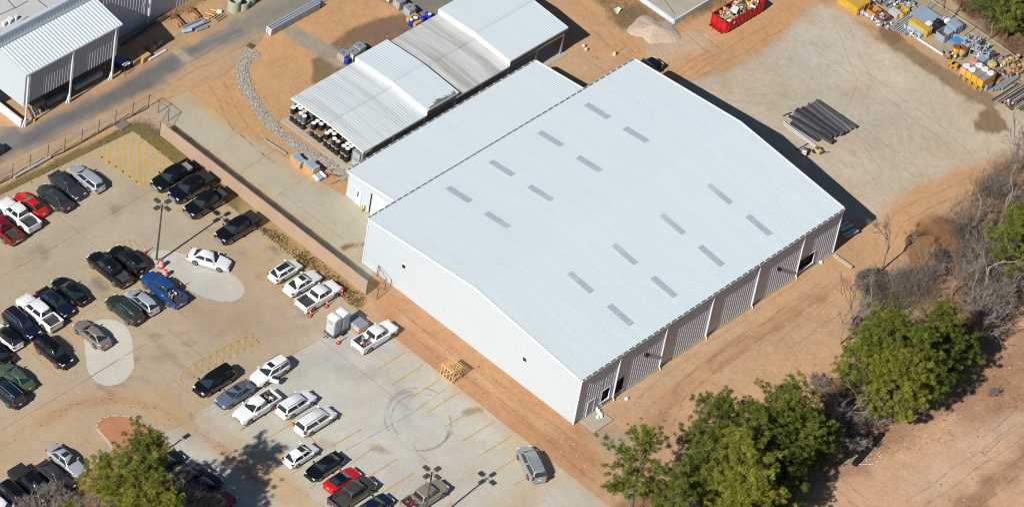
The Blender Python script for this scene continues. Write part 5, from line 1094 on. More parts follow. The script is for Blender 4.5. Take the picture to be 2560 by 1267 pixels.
# ------------------------------------------------------------------ gravel yard
g = 'dark steel beams on the gravel yard'; bq = random.Random(9)
Bm = {}
def ibeam(l):
    l = round(l, 1)
    if l not in Bm:
        m = MB(); m.box((0, 0, .30), (l, .24, .03)); m.box((0, 0, .02), (l, .24, .03)); m.box((0, 0, .16), (l, .03, .26)); Bm[l] = m.mesh('steel_beam', (M_drkst, M_drkst2, M_drkst3)[len(Bm) % 3])
    return Bm[l]
def beam(pa, pb, z=.08, lb=None):
    a, b = at(*pa), at(*pb); d = b-a; c = (a+b)/2
    return tag(inst('steel_beam', ibeam(d.length), None, (c.x, c.y, z+bq.uniform(-.02, .16)), math.atan2(d.y, d.x)), lb or 'dark steel beam lying in the large stack on the gravel yard', 'steel beam', g if not lb else None)
M_drkst2 = pm('beam_steel_light', al(112, 112, 114), .6, var=.2, scale=3); M_drkst3 = pm('beam_steel_black', al(58, 60, 66), .6, var=.2, scale=3)
BQ = lambda x, y: (1920+x*.15, 230+y*.15)
beam(BQ(800, 170), BQ(1470, 620), lb='outermost dark steel beam of the stack, lying furthest into the gravel yard'); beam(BQ(770, 190), BQ(1390, 650), lb='second dark beam from the open yard side of the beam stack')
for (x0, y0, x1, y1, n_) in ((740, 215, 1330, 690, 4), (660, 240, 1260, 720, 3), (560, 290, 1190, 730, 4), (480, 310, 1120, 750, 4), (520, 375, 1040, 740, 3)):
    for k in range(n_): beam(BQ(x0-20*k, y0+18*k), BQ(x1-22*k, y1+14*k), .06)
for k, (x0, y0, x1, y1) in enumerate(((420, 405, 850, 690), (340, 430, 1000, 800), (460, 470, 1110, 860), (400, 500, 1060, 885), (430, 520, 850, 830), (370, 540, 830, 835), (520, 520, 900, 740))): beam(BQ(x0, y0), BQ(x1, y1), .05)
for k, (x0, y0, x1, y1) in enumerate(((255, 505, 890, 985), (275, 520, 910, 990), (258, 545, 860, 990))): pipe('channel_section', 'pale blue-grey metal channel lying beside the dark beams', BQ(x0, y0), BQ(x1, y1), .09, M_palem, .12, 'metal channel', 'pale channels beside the beams')
a, b = BQ(250, 405), BQ(380, 350); pipe('short_bar', 'short dark bar lying apart from the beam stack on the warehouse side', a, b, .07, M_drkst, cat='bar')
a, b = BQ(470, 975), BQ(680, 855); pipe('short_bar', 'thin dark bar between the pale channels and the warehouse shadow', a, b, .06, M_drkst, cat='bar')
for i, (x, y, lb) in enumerate(((600, 1040, 'small red and white machine at the edge of the warehouse shadow'), (820, 1020, 'small rusty red machine with tan body beside the pale channels'))):
    p = at(*BQ(x, y)); t = thing('yard_machine', lb, 'machine', (p.x, p.y, 0), .5+i); MB().box((0, 0, .45), (.95, .6, .4)).build('body', (M_whp, M_tan)[i], t, bevel=.06)
    MB().box((.15, 0, .75), (.4, .5, .2)).build('engine_cover', M_rust, t, bevel=.04)
    for s in (1, -1): m = MB(); m.lathe([(.1, -.06), (.24, -.06), (.24, .06), (.1, .06)], (.3, s*.36, .24), 12, 'Y'); m.build('wheel', M_tyre, t, smooth=True)
    m = MB(); m.tube([(-.4, .2, .6), (-.9, .2, 1.0), (-.9, -.2, 1.0), (-.4, -.2, .6)], .035, 5); m.build('handle', M_red, t)

# ------------------------------------------------------------------ storage strip on the right
J1 = lambda x, y: (2080+x*.1263, y*.1263)
J2 = lambda x, y: (2340+x*.1736, 100+y*.1736)
def crate(name, label, px, l, wd, h, mt, rz=0, z=0, open_=False, cat='box', rib=True, mt2=None):
    p = at(*px); t = thing(name, label, cat, (p.x, p.y, z), rz)
    if open_:
        for c_, s_ in (((0, wd/2, h/2), (l, .06, h)), ((0, -wd/2, h/2), (l, .06, h)), ((l/2, 0, h/2), (.06, wd, h)), ((-l/2, 0, h/2), (.06, wd, h))): MB().box(c_, s_).build('side', mt, t)
        MB().box((0, 0, .08), (l, wd, .1)).build('floor', mt2 or mt, t)
    else:
        MB().box((0, 0, h/2), (l, wd, h)).build('body', mt, t, bevel=.03); MB().box((0, 0, h+.02), (l*.94, wd*.94, .05)).build('lid', mt2 or mt, t)
    if rib:
        m = MB(); [m.box((l*(-.4+.4*k), s*(wd/2+.04), h/2), (.08, .05, h*.95)) for k in range(3) for s in (1, -1)]; m.build('ribs', mt, t)
    return t
crate('steel_bin', 'large yellow steel bin at the head of the storage strip', J1(420, 110), 2.6, 3.2, 1.1, M_yelold, open_=False, mt2=M_yelold)
for k in range(4): pipe('sheet_bundle', 'pale blue sheet bundle in front of the yellow bin along the yard edge', J1(225+105*k, 75+62*k), J1(310+105*k, 130+62*k), .22, M_gpan if k % 2 else M_palem, .25, 'sheet metal', 'pale sheet bundles')
for k in range(5): pipe('sheet_bundle', 'pale metal bundle between the yellow bin and the rusty box', J1(505+52*k, 210+36*k), J1(560+52*k, 250+36*k), .24, M_palem if k % 2 else M_steelg, .3, 'sheet metal', 'pale metal bundles')
crate('rusty_bin', 'orange-brown rusty bin in the yard edge row', J1(810, 320), 1.3, 1.3, 1.1, pm('orange_rust', al(196, 138, 70), .8, var=.25), open_=True, mt2=M_rust)
crate('scrap_bin', 'dark rusty frame bin with scrap at the end of the yard edge row', J1(960, 400), 1.4, 1.6, .9, M_rust, open_=True)
junk('scrap_heap', 'grey scrap heap spilling from the dark frame bin', 'scrap', at(*J1(920, 440)), .1, 34, .8, .8, [M_steelg, M_whp, M_drkst, M_palem], sz=.6, seed=12)
for k in range(8): pipe('steel_bar', 'grey rack upright lying in the pile at the top edge', J1(960+38*k, 120+14*k-10*(k % 2)), J1(1090+38*k, 30+14*k), .11, M_steelg if k % 3 else M_drkst, .2+.05*(k % 3), 'rack upright', 'rack uprights at the top edge')
for k in range(10): pipe('steel_bar', 'grey scrap rack part behind the small yellow bin', J1(1300+30*k, 60+16*(k % 4)), J1(1420+28*k, 150+10*(k % 5)), .10, M_steelg if k % 2 else M_wold, .15+.06*(k % 4), 'rack part', 'rack parts behind the yellow bin')
for k in range(7): pipe('steel_bar', 'grey bar lying across the top edge of the storage strip', J1(1180+60*k, 40-8*k), J1(1290+60*k, -30-8*k), .11, M_steelg, .15, 'bar', 'bars at the top edge of the strip')
crate('yellow_bin', 'small yellow bin beside the ladder rack beams', J1(1370, 290), 1.3, 1.3, .9, M_yelold, open_=True, mt2=M_yel)
crate('pale_panel_box', 'pale blue panel box beside the small yellow bin', J1(1235, 300), .9, 1.3, .7, M_palem)
for k in range(9):
    x0, y0 = 1120+38*k, 590+17*k
    pipe('storage_bar', 'long pale grey rack beam in the parallel set crossing the storage strip', J1(x0, y0), J1(x0+470-14*k, y0-345+12*k), .085, M_palem if k % 2 else M_gpan, .3, 'rack beam', 'parallel rack beams')
p = at(*J1(1870, 420)); t = thing('steel_platform', 'flat grey-blue steel platform behind the ladder rack beams', 'platform', (p.x, p.y, 0)); MB().box((0, 0, .75), (2.6, 3.7, .1)).build('deck', M_gpan, t); [MB().box((s*1.15, u*1.7, .36), (.12, .12, .72)).build('leg', M_steelg, t) for s in (1, -1) for u in (1, -1)]
crate('yellow_trough', 'long yellow trough in front of the grey-blue platform', J1(1730, 600), 1.0, 2.9, .9, M_yelold, mt2=M_yelold)
crate('pale_tank', 'pale blue crate in front of the long yellow trough', J1(1640, 660), .8, 2.0, .6, M_palem)
crate('rusty_crate', 'rusty red and white crate beside the grey-blue platform', J1(1890, 580), .9, .8, .9, M_rust, mt2=M_whp)
crate('red_box', 'faded red box at the far side of the grey-blue platform', J1(2050, 400), .8, 1.2, .6, pm('faded_red', al(186, 92, 92), .6))
for i, (x, y) in enumerate(((1800, 255), (1870, 295), (1935, 325))):
    p = at(*J1(x, y)); t = inst('white_tub', MB().lathe([(.25, 0), (.3, .5), (.28, .55), (.05, .56)], n=12).mesh('white_tub', M_whp, True, 30), None, (p.x, p.y, 0)); tag(t, ('white tub furthest from the red box behind the platform', 'middle white tub behind the platform', 'white tub closest to the red box behind the platform')[i], 'tub')
p = at(*J1(2060, 640)); t = thing('black_frame', 'tall black tarpaulin-wrapped frame between the platform and the grey cabinets', 'frame', (p.x, p.y, 0)); m = MB(); m.box((0, 0, .8), (.9, 1.2, 1.6)); m.box((.1, .2, 1.7), (.5, .6, .4), .4); m.build('tarpaulin', M_black, t, bevel=.12); [MB().tube([(s*.4, u*.5, 0), (s*.45, u*.55, .4)], .05, 5).build('leg', M_drkst, t) for s in (1, -1) for u in (1, -1)]
crate('grey_cabinet', 'open-topped grey cabinet with rusty contents next to the black frame', J1(2200, 760), 1.7, 1.3, 1.1, M_gpan, mt2=M_rust, open_=True)
crate('grey_cabinet', 'closed grey-blue cabinet at the back by the chain fence', J1(2390, 610), 1.5, 1.6, 1.2, M_gpan)
p = at(*J1(2250, 500)); t = thing('white_tank', 'round-topped white tank beside the closed grey cabinet', 'tank', (p.x, p.y, 0)); MB().lathe([(.62, 0), (.65, .1), (.65, .8), (.5, 1.0), (.2, 1.08), (.04, 1.09)], n=18).build('tank', M_whp, t, smooth=True); MB().lathe([(.12, 1.06), (.12, 1.14)], n=10).build('cap', M_gpan, t)
crate('blue_crate', 'bright blue crate beside the grey cabinets', J1(2460, 860), 1.3, 1.3, .5, pm('blue_sheet', al(92, 150, 196), .5))
for k in range(4): pipe('blue_bar', 'blue-grey rail stacked behind the bright blue crate', J1(2380, 735+22*k), J1(2640, 830+24*k), .10, pm('rail_blue', al(138, 150, 190), .5), .5-.05*k, 'rail', 'blue-grey rails')
pipe('plastic_pipe', 'long white plastic pipe lying along the storage strip', J1(1555, 695), J1(2195, 1105), .13, M_whp)
def frame(px, label, rz=0):
    p = at(*px); t = thing('scaffold_frame', label, 'frame', (p.x, p.y, 0), rz, 'grey scaffold frames'); [MB().tube([(s*.6, u*.5, 0), (s*.6, u*.5, 1.2)], .05, 6).build('upright', M_palem, t) for s in (1, -1) for u in (1, -1)]
    m = MB(); [m.box((0, u*.5, z), (1.2, .07, .07)) for u in (1, -1) for z in (.3, 1.15)]; [m.box((s*.6, 0, z), (.07, 1.0, .07)) for s in (1, -1) for z in (.3, 1.15)]; m.build('rails', M_palem, t)
frame(J2(430, 140), 'grey scaffold frame beside the rusty-rimmed drums', .1); frame(J2(545, 210), 'grey scaffold frame next to the pink-topped hopper', .4); frame(J2(480, 60), 'grey scaffold frame closest to the bright blue crate', .2); frame(J2(640, 240), 'grey scaffold frame behind the white-topped hoppers', .9)
junk('scrap_heap', 'mixed white and grey scrap heap between the scaffold frames and the chain fence', 'scrap', at(*J2(690, 230)), 0, 46, 1.2, 1.0, [M_whp, M_steelg, M_drkst, M_gpan], sz=.8, seed=21)
junk('scrap_heap', 'grey scrap heap beside the bright blue crate', 'scrap', at(*J2(560, 80)), 0, 40, 1.0, .8, [M_palem, M_steelg, M_drkst], sz=.8, seed=22)
for i, (x, y, lb) in enumerate(((275, 235, 'yellow drum hopper with rusty open rim, left of the pair'), (360, 250, 'cream drum hopper with rusty open rim, right of the pair'))):
    p = at(*J2(x, y)); t = thing('drum_hopper', lb, 'hopper', (p.x, p.y, 0)); MB().lathe([(.25, .3), (.48, .8), (.5, 1.5), (.46, 1.5), (.42, .9), (.05, .7)], n=18).build('drum', (M_yel, M_tan)[i], t, smooth=True, ang=50); MB().lathe([(.5, 1.46), (.55, 1.5), (.5, 1.56), (.45, 1.5)], n=18).build('rim', M_rust, t)
    [MB().tube([(s*.4, u*.4, 0), (s*.36, u*.36, .9)], .05, 5).build('leg', M_drkst, t) for s in (1, -1) for u in (1, -1)]
for i, (x, y) in enumerate(((215, 390), (255, 420))):
    p = at(*J2(x, y)); t = thing('yellow_stand', ('small yellow steel stand at the left end of the hopper group', 'small yellow steel stand touching the peach hopper')[i], 'stand', (p.x, p.y, 0), .3*i); [MB().box((s*.3, u*.3, .35), (.08, .08, .7)).build('leg', M_yel, t) for s in (1, -1) for u in (1, -1)]; MB().box((0, 0, .72), (.75, .75, .08)).build('top', M_yelold, t)
M_hop = pm('hopper_grey_top', al(158, 152, 150), .6, var=.1); M_peach = pm('peach_paint', al(232, 178, 110), .6, var=.12); M_pinkc = pm('pink_cap', al(234, 160, 136), .6)
fr = at(*J2(545, 735)); HP = {}
hb = Vector((at(*J2(590, 745)).x, at(*J2(590, 745)).y, 0)); ha = at(*J2(320, 595)); stepy = (ha.y-hb.y)/3
for r_ in range(2):
    for c_ in range(4):
        cap = (('white', 'white', 'none', 'none'), ('pink', 'white', 'white', 'white'))[r_][c_]; bodyc = M_peach if (r_ == 0 and c_ == 0) else M_yel
        pos = ('first', 'second', 'third', 'fourth')[c_]
        lb = (('peach-painted hopper with a white cap at the left of the front row' if c_ == 0 else ('yellow hopper with a white cap next to the peach one in the front row' if c_ == 1 else ('yellow hopper with a flat grey top in the middle of the front row' if c_ == 2 else 'yellow hopper with a flat grey top at the right end of the front row'))) if r_ == 0 else ('hopper with a pink cap in the back row' if c_ == 0 else ('hopper with a white cap directly behind the second front hopper' if c_ == 1 else ('hopper with a white cap behind the middle grey-topped one' if c_ == 2 else 'hopper with a white cap at the right end of the back row'))))
        t = thing('hopper', lb, 'hopper', (hb.x+.75+r_*1.35, hb.y+stepy*(3-c_), 0), 0, 'legged yellow hoppers'); sw2 = abs(stepy)-.06
        m = MB(); m.box((0, 0, 1.30), (1.28, sw2, 1.0)); m.build('body', bodyc, t, bevel=.03)
        m = MB(); h2 = sw2/2; m.add([(-.62, -h2, .8), (.62, -h2, .8), (.62, h2, .8), (-.62, h2, .8), (-.2, -.2, .38), (.2, -.2, .38), (.2, .2, .38), (-.2, .2, .38)], [(0, 1, 5, 4), (1, 2, 6, 5), (2, 3, 7, 6), (3, 0, 4, 7), (4, 5, 6, 7)]); m.build('chute', M_drkst, t)
        for s in (1, -1):
            for u in (1, -1): MB().box((s*.56, u*(h2-.06), .42), (.10, .10, .84)).build('leg', bodyc, t)
        MB().box((0, 0, 1.815), (1.26, sw2-.02, .05)).build('top_plate', M_hop, t)
        if cap != 'none':
            P_ = [(-.35, -.42), (-.1, -.5), (.42, -.2), (.5, 0), (.42, .2), (-.1, .5), (-.35, .42), (-.46, .2), (-.46, -.2)]; MB().prism([(x, y*.95) for x, y in P_], 1.84, 1.98).build('cap', M_whp if cap == 'white' else M_pinkc, t, bevel=.05)
crate('grey_case', 'blue-grey flat case behind the white-capped hoppers', J2(650, 350), 1.4, .9, .9, M_gpan)
p = at(*J2(785, 440)); t = thing('tan_drum', 'tan hexagonal-topped drum behind the right end of the hoppers', 'drum', (p.x, p.y, 0)); MB().lathe([(.55, 0), (.58, 1.2), (.5, 1.26), (.05, 1.3)], n=10).build('drum', M_tan, t); MB().lathe([(.6, 1.1), (.6, 1.16)], n=10).build('hoop', M_yelold, t)
for k in range(5):
    for l_ in range(4):
        if l_ > 3-abs(k-2): continue
        p = at(*J2(850+12*k, 420+34*k)); pallet(p.x, p.y, .16*l_, rd.uniform(-.1, .1), 'brown pallet stacked in the row behind the right end of the hoppers', 'brown pallet stacks')
junk('rubble_heap', 'heap of broken timber and bricks by the chain fence', 'rubble', at(*J2(1120, 370)), 0, 90, 1.3, 1.5, [M_wold, M_rust, M_wood, M_tan], sz=.7, seed=31)
crate('maroon_box', 'small maroon-topped grey box beside the right end of the hoppers', J2(720, 690), 1.1, .8, .9, M_gpan, mt2=pm('maroon', al(150, 72, 92), .6))
for k in range(4): pipe('steel_plate', 'grey steel plate strip in the flat pile behind the maroon-topped box', J2(800+45*k, 740-8*k), J2(1040+45*k, 570-8*k), .22, M_steelg if k % 2 else pm('plate_grey', al(140, 146, 146), .6), .2, 'steel plate', 'flat steel plate strips')
for k in range(16): pipe('steel_bar', 'long grey steel bar in the parallel pile at the right edge', J2(800+34*k, 880+12*k), J2(1180+34*k, 640+12*k), .075, (M_drkst, M_steelg, M_palem, M_wold)[k % 4], .12+.07*(k % 3), 'steel bar', 'parallel steel bars at the right edge')
chain('chain_link_fence', 'tall chain-link boundary fence between the storage strip and the woods', [at(2225, -22), at(2315, 30), at(2411, 91), at(2509, 159), at(2600, 226)], 2.1)
# by the front wall
for i, (u, v, s) in enumerate(((1495, 1029, .28), (1491, 1023, .2), (1500, 1038, .32), (1494, 1045, .22), (1503, 1044, .2), (1545, 978, .24))):
    o = MB().lathe([(.3*s/.4, 0), (.4*s/.4, .12), (.33*s/.4, .34), (.05, .42)], n=8).build('white_bag', M_whp, smooth=True); o.location = at(u, v); tag(o, 'white rubbish bag by the small concrete pad at the warehouse door' if i < 5 else 'white bag in the dock opening beside the first downspout', 'bag', 'white bags at the door' if i < 5 else None)
p = at(1476, 1040); o = MB().box((p.x, -1.3, .08), (3.0, 2.2, .12)).build('door_pad', M_conc2); tag(o, 'pale concrete pad in front of the small warehouse door', 'concrete pad')
a, b = at(2084, 640), at(2130, 672); d = b-a; o = MB().box(((a.x+b.x)/2, (a.y+b.y)/2, .2), (d.length, .3, .35), math.atan2(d.y, d.x)).build('concrete_kerb', M_conc2); tag(o, 'low concrete kerb wall running out from the right corner of the warehouse', 'kerb wall')
for i, (u, v) in enumerate(((2052, 657), (1566, 997))): o = MB().lathe([(.22, 0), (.26, .1), (.18, .25), (.03, .3)], n=9).build('white_sack', M_whp, smooth=True); o.location = at(u, v); tag(o, ('white sack on the dirt near the right corner of the warehouse', 'small white sack on the dirt near the left downspouts')[i], 'sack')
for k in range(6): pipe('sheet_metal', 'pale blue-white metal panel stacked in the shade at the warehouse corner', (2096+3*k, 575+5*k), (2118+5*k, 560+5*k), .16, M_whp if k % 2 == 0 else M_gpan, .3+.12*(k % 3), 'metal panel', 'panels in the warehouse shade')
pipe('drain_culvert', 'black corrugated pipe lying on the bare ground beyond the tree line', (2134, 1164), (2200, 1090), .32, M_black)
pipe('thin_pipe', 'thin pale green pipe beside the black corrugated pipe', (2106, 1162), (2180, 1118), .07, pm('pale_green', al(180, 220, 200), .5)); pipe('thin_pipe', 'thin pale pipe end crossing under the black corrugated pipe', (2145, 1161), (2185, 1160), .05, M_palem)
lit = MB(); q = random.Random(8)
for k in range(24): p = at(2185+q.gauss(0, 14), 1130+q.gauss(0, 14)); lit.box((p.x, p.y, .04), (q.uniform(.08, .2), .08, .05), q.random()*3)
struct(lit.build('litter', M_whp), 'stuff')
p = at(4, 377); t = thing('dark_skip', 'dark box cut off by the left edge beside the road', 'box', (p.x-1.2, p.y, 0)); MB().box((0, 0, .5), (2.4, 1.2, 1.0)).build('body', pm('dark_box', (.04, .045, .05), .6), t, bevel=.05); MB().box((0, 0, 1.02), (2.2, 1.0, .05)).build('lid', M_black, t)
o = thing('pipe_rail', 'white pipe rail along the foot of the fence near the left edge', 'rail', (0, 0, 0)); a, b = at(35, 447), at(126, 396); MB().tube([(a.x, a.y, .25), (b.x, b.y, .25)], .14, 8).build('pipe', M_palem, o, smooth=True)

for i, (x, y, n_, lb) in enumerate(((1460, 40, 40, 'jumble of grey rack parts at the top edge by the fence post'), (1330, 130, 30, 'grey scrap between the rack uprights and the small yellow bin'), (1560, 640, 20, 'small scrap beside the end of the white plastic pipe'), (760, 30, 20, 'small blue-grey scrap at the top edge right of the yellow bin'), (1080, 500, 16, 'loose scrap between the dark frame bin and the ladder beams'))):
    junk('scrap_heap', lb, 'scrap', at(*J1(x, y)), 0, n_, .9, 1.1, [M_steelg, M_drkst, M_gpan, M_whp, M_wold], sz=.5, seed=40+i)
for i, (x, y, n_, lb) in enumerate(((600, 130, 36, 'tangled grey scrap beside the scaffold frames'), (760, 320, 22, 'orange and white scrap behind the blue-grey flat case'), (930, 330, 26, 'brown scrap beside the pallet stacks'), (1000, 520, 18, 'grey scrap on the ground under the timber rubble'), (200, 215, 14, 'grey scrap at the end of the white plastic pipe'), (1050, 960, 14, 'pale offcuts at the low end of the steel bars'))):
    junk('scrap_heap', lb, 'scrap', at(*J2(x, y)), 0, n_, .9, .9, [M_steelg, M_drkst, M_rust, M_whp, M_wold], sz=.5, seed=60+i)
# ------------------------------------------------------------------ vegetation
def leafmat(name):
    m = bpy.data.materials.new(name); m.use_nodes = True; t = m.node_tree; n = t.nodes; L = t.links; b = n['Principled BSDF']; b.inputs['Roughness'].default_value = .7; b.inputs['Specular IOR Level'].default_value = .18
    a = n.new('ShaderNodeAttribute'); a.attribute_name = 'Col'; L.new(a.outputs['Color'], b.inputs['Base Color'])
    tr = n.new('ShaderNodeBsdfTranslucent'); L.new(a.outputs['Color'], tr.inputs['Color']); mx = n.new('ShaderNodeMixShader'); mx.inputs[0].default_value = .18
    L.new(b.outputs[0], mx.inputs[1]); L.new(tr.outputs[0], mx.inputs[2]); L.new(mx.outputs[0], n['Material Output'].inputs['Surface']); return m
M_leaf = leafmat('pine_needles'); M_bark = pm('pine_bark', al(120, 98, 82), .95, var=.3, scale=6); M_twig = pm('bare_twigs', al(154, 144, 134), .9, var=.25, scale=2); M_twigd = pm('dark_twigs', al(112, 104, 98), .9, var=.25, scale=2)
def trimesh(name, V, F, C, mat):
    V = np.asarray(V, np.float32); me = bpy.data.meshes.new(name); n = len(V); me.vertices.add(n); me.vertices.foreach_set('co', V.ravel()); nf = n//3
    me.loops.add(n); me.loops.foreach_set('vertex_index', np.arange(n, dtype=np.int32)); me.polygons.add(nf); me.polygons.foreach_set('loop_start', np.arange(0, n, 3, dtype=np.int32)); me.polygons.foreach_set('loop_total', np.full(nf, 3, np.int32))
    a = me.color_attributes.new('Col', 'FLOAT_COLOR', 'POINT'); a.data.foreach_set('color', np.column_stack([C, np.ones(n)]).astype(np.float32).ravel()); me.materials.append(mat); me.update(calc_edges=True); me.validate(); return me
def clumps(cs, rng, per, ln, wd, cols):
    """cs: list of (centre, radius); needle tufts as slim triangles through each clump's volume"""
    VV = []; CC = []
    for c, r in cs:
        n = int(per*(r/.5)**2); d = rng.normal(size=(n, 3)); d /= np.linalg.norm(d, axis=1)[:, None]+1e-9; p = np.array(c)+d*(r*rng.uniform(.15, .75, n))[:, None]*np.array([1, 1, .6])
        u = d+np.array([0, 0, .35])+rng.normal(size=(n, 3))*.3; u /= np.linalg.norm(u, axis=1)[:, None]; s = np.cross(u, rng.normal(size=(n, 3))); s /= np.linalg.norm(s, axis=1)[:, None]+1e-9
        l = ln*rng.uniform(.6, 1.3, n)[:, None]; w_ = wd*rng.uniform(.6, 1.3, n)[:, None]
        VV.append(np.stack([p-s*w_, p+s*w_, p+u*l], 1).reshape(-1, 3)); t = rng.uniform(0, 1); base = (np.array(cols[0])*(1-t)+np.array(cols[1])*t)*rng.uniform(.75, 1.25)
        cc = base[None]*rng.uniform(.75, 1.25, n)[:, None]; CC.append(np.repeat(cc, 3, 0))
    return np.concatenate(VV), np.clip(np.concatenate(CC), 0, 1)
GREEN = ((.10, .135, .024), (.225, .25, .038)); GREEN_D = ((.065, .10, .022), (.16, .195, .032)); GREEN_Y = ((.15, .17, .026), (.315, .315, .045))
def pine(seed, h, r, cb, dens, cols, lean=0):
    rng = np.random.RandomState(seed); q = random.Random(seed); tr = MB(); pts = [(lean*.3*math.sin(z/h*3)*1+.12*math.sin(z*.8+seed), .15*math.cos(z*.6+seed), z) for z in np.linspace(0, h*.97, 9)]
    tr.tube(pts, [.24-.21*k/8 for k in range(9)], 7); cs = []
    def tp(z): i = min(int(z/(h*.97)*8), 7); f = z/(h*.97)*8-i; return Vector(pts[i]).lerp(Vector(pts[i+1]), f)
    nl = int(dens)
    for k in range(nl):
        f = (k+.5)/nl; z = cb+(h-cb)*f*.96; a = k*2.4+q.uniform(-.7, .7); prof = math.sin(math.pi*min(1, .22+.78*f))**.7 if f < .75 else (1-f)*2.4+.15
        l = r*max(.25, prof)*q.uniform(.5, 1.3); b = tp(z); up = .15+.5*f; e = b+Vector((math.cos(a)*l, math.sin(a)*l, l*up*.6+q.uniform(-.3, .3))); m_ = (b+e)/2+Vector((0, 0, -.12*l))
        tr.tube([b, m_, e], [.07, .05, .02], 4, False)
        for j in range(max(4, int(l*4.4))):
            s = q.uniform(.35, 1.05); c = (b.lerp(m_, s*2) if s < .5 else m_.lerp(e, s*2-1)); c = c+Vector((q.gauss(0, .42), q.gauss(0, .42), q.gauss(.1, .26))); cs.append((tuple(c), q.uniform(.19, .36)))
    top = tp(h*.96); cs += [((top.x+q.gauss(0, .3), top.y+q.gauss(0, .3), top.z-q.uniform(-.2, .9)), q.uniform(.3, .5)) for _ in range(24)]
    V, C = clumps(cs, rng, 175, .27, .030, cols)
    return tr.mesh('trunk', M_bark, True, 60), trimesh('crown', V, None, C, M_leaf)
PV = {}
def pine_tree(px, hc, h, r, cb, dens, label, cols=GREEN, seed=1, grp='pines along the tree line', rz=0, loc=None):
    key = (seed, h, r, cb, dens)
    if key not in PV: PV[key] = pine(seed, h, r, cb, dens, cols)
    p = loc or at(px[0], px[1], hc); t = thing('pine_tree', label, 'pine tree', (p.x, p.y, 0), rz, grp); inst('trunk', PV[key][0], t); inst('crown', PV[key][1], t); return t
pine_tree((1600, 1165), 9.5, 15.2, 3.6, 5.5, 44, 'slender open-crowned pine, leftmost of the tree line below the warehouse', GREEN, 1)
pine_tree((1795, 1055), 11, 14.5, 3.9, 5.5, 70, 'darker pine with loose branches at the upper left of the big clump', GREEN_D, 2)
pine_tree((1845, 1150), 10.5, 14.5, 3.7, 3.5, 104, 'dense yellow-green pine at the front of the big clump', GREEN_Y, 3)
pine_tree((1965, 1020), 10.5, 13.5, 3.9, 5, 88, 'rounded green pine at the right end of the big clump', GREEN, 4)
pine_tree((1880, 1240), 8.5, 12.5, 3.5, 2, 92, 'yellow-green pine cut off by the bottom edge below the big clump', GREEN_Y, 5)
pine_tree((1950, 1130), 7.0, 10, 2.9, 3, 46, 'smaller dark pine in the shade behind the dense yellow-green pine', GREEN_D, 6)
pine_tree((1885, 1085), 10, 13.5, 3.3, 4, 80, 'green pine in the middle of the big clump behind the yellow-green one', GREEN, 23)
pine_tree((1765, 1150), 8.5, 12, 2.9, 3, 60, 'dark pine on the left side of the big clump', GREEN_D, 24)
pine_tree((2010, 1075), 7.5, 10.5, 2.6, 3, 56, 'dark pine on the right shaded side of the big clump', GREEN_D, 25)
pine_tree((2290, 880), 9, 12.5, 3.0, 3.5, 76, 'green pine between the tall full pine and the narrow bright pine', GREEN, 26)
pine_tree((2185, 880), 8, 11.5, 2.8, 3, 64, 'green pine on the left side of the right-hand pine group', GREEN, 27)
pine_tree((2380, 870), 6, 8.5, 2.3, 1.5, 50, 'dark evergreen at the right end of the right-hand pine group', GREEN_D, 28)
pine_tree((2060, 1100), 4, 6.5, 2.0, .8, 40, 'low dark evergreen added to deepen the shade in the gap between the pine groups', GREEN_D, 29)  # dark tree added to stand in for deep shade between the groups
pine_tree((1960, 1215), 4.5, 7, 2.2, 1, 46, 'low dark evergreen added to deepen the shade below the big clump', GREEN_D, 30)  # also added, its dark green deepens the shade behind the trees
pine_tree((1690, 1255), 7, 10, 2.5, 3, 36, 'low thin pine at the bottom edge between the slender pine and the big clump', GREEN, 7)
pine_tree((2225, 835), 10, 13.5, 3.5, 4, 100, 'tall full pine left of centre in the right-hand pine group', GREEN, 8)
pine_tree((2250, 930), 7.5, 11, 3.6, 2.5, 96, 'broad yellow-green pine in front of the tall full pine', GREEN_Y, 9)
pine_tree((2345, 810), 8.5, 12, 2.5, 3, 52, 'narrow bright pine at the right of the right-hand pine group', GREEN, 10)
pine_tree((2140, 905), 6, 9, 2.0, 2.5, 34, 'small sparse pine at the left of the right-hand pine group', GREEN_Y, 11)
pine_tree((2320, 915), 6, 9, 2.6, 2.5, 48, 'dark pine in the shade behind the broad yellow-green pine', GREEN_D, 12)
pine_tree((2420, 870), 4, 6, 1.8, 1, 30, 'small dark evergreen in the shade right of the pine group', GREEN_D, 13)
pine_tree((2552, 575), 9, 12.5, 3.1, 4, 66, 'pine cut off by the right edge among the bare trees', GREEN, 14)
pine_tree((2512, 95), 0, 8.5, 2.3, 1.8, 46, 'pine with a visible pale trunk in the woods beyond the chain fence', GREEN, 15)
pine_tree((2462, 52), 0, 8, 2.2, 1.2, 44, 'dark pine in the woods left of the pale-trunked pine', GREEN_D, 16)
pine_tree((2570, 95), 0, 9, 2.5, 1.5, 48, 'green pine in the very upper right corner', GREEN, 17)
pine_tree((2535, 40), 0, 9, 2.4, 1.5, 44, 'woods pine at the top edge behind the pale-trunked pine', GREEN_D, 18)
pine_tree((345, 1175), 13.2, 18.2, 4.0, 8, 76, 'tall pine beside the planting bed casting its shadow over the lower car park', GREEN, 19, 'pines at the lower left')
pine_tree((375, 1250), 11, 15, 3.4, 6, 60, 'second pine at the bottom edge below the tall pine', GREEN_Y, 20, 'pines at the lower left')
pine_tree((255, 1190), 9, 12, 1.9, 6, 30, 'slim pine with upright tufts left of the tall pine', GREEN_Y, 21, 'pines at the lower left')
pine_tree((170, 1290), 8, 10, 1.6, 4, 22, 'small pine top at the bottom edge beside the bare bush', GREEN, 22, 'pines at the lower left')

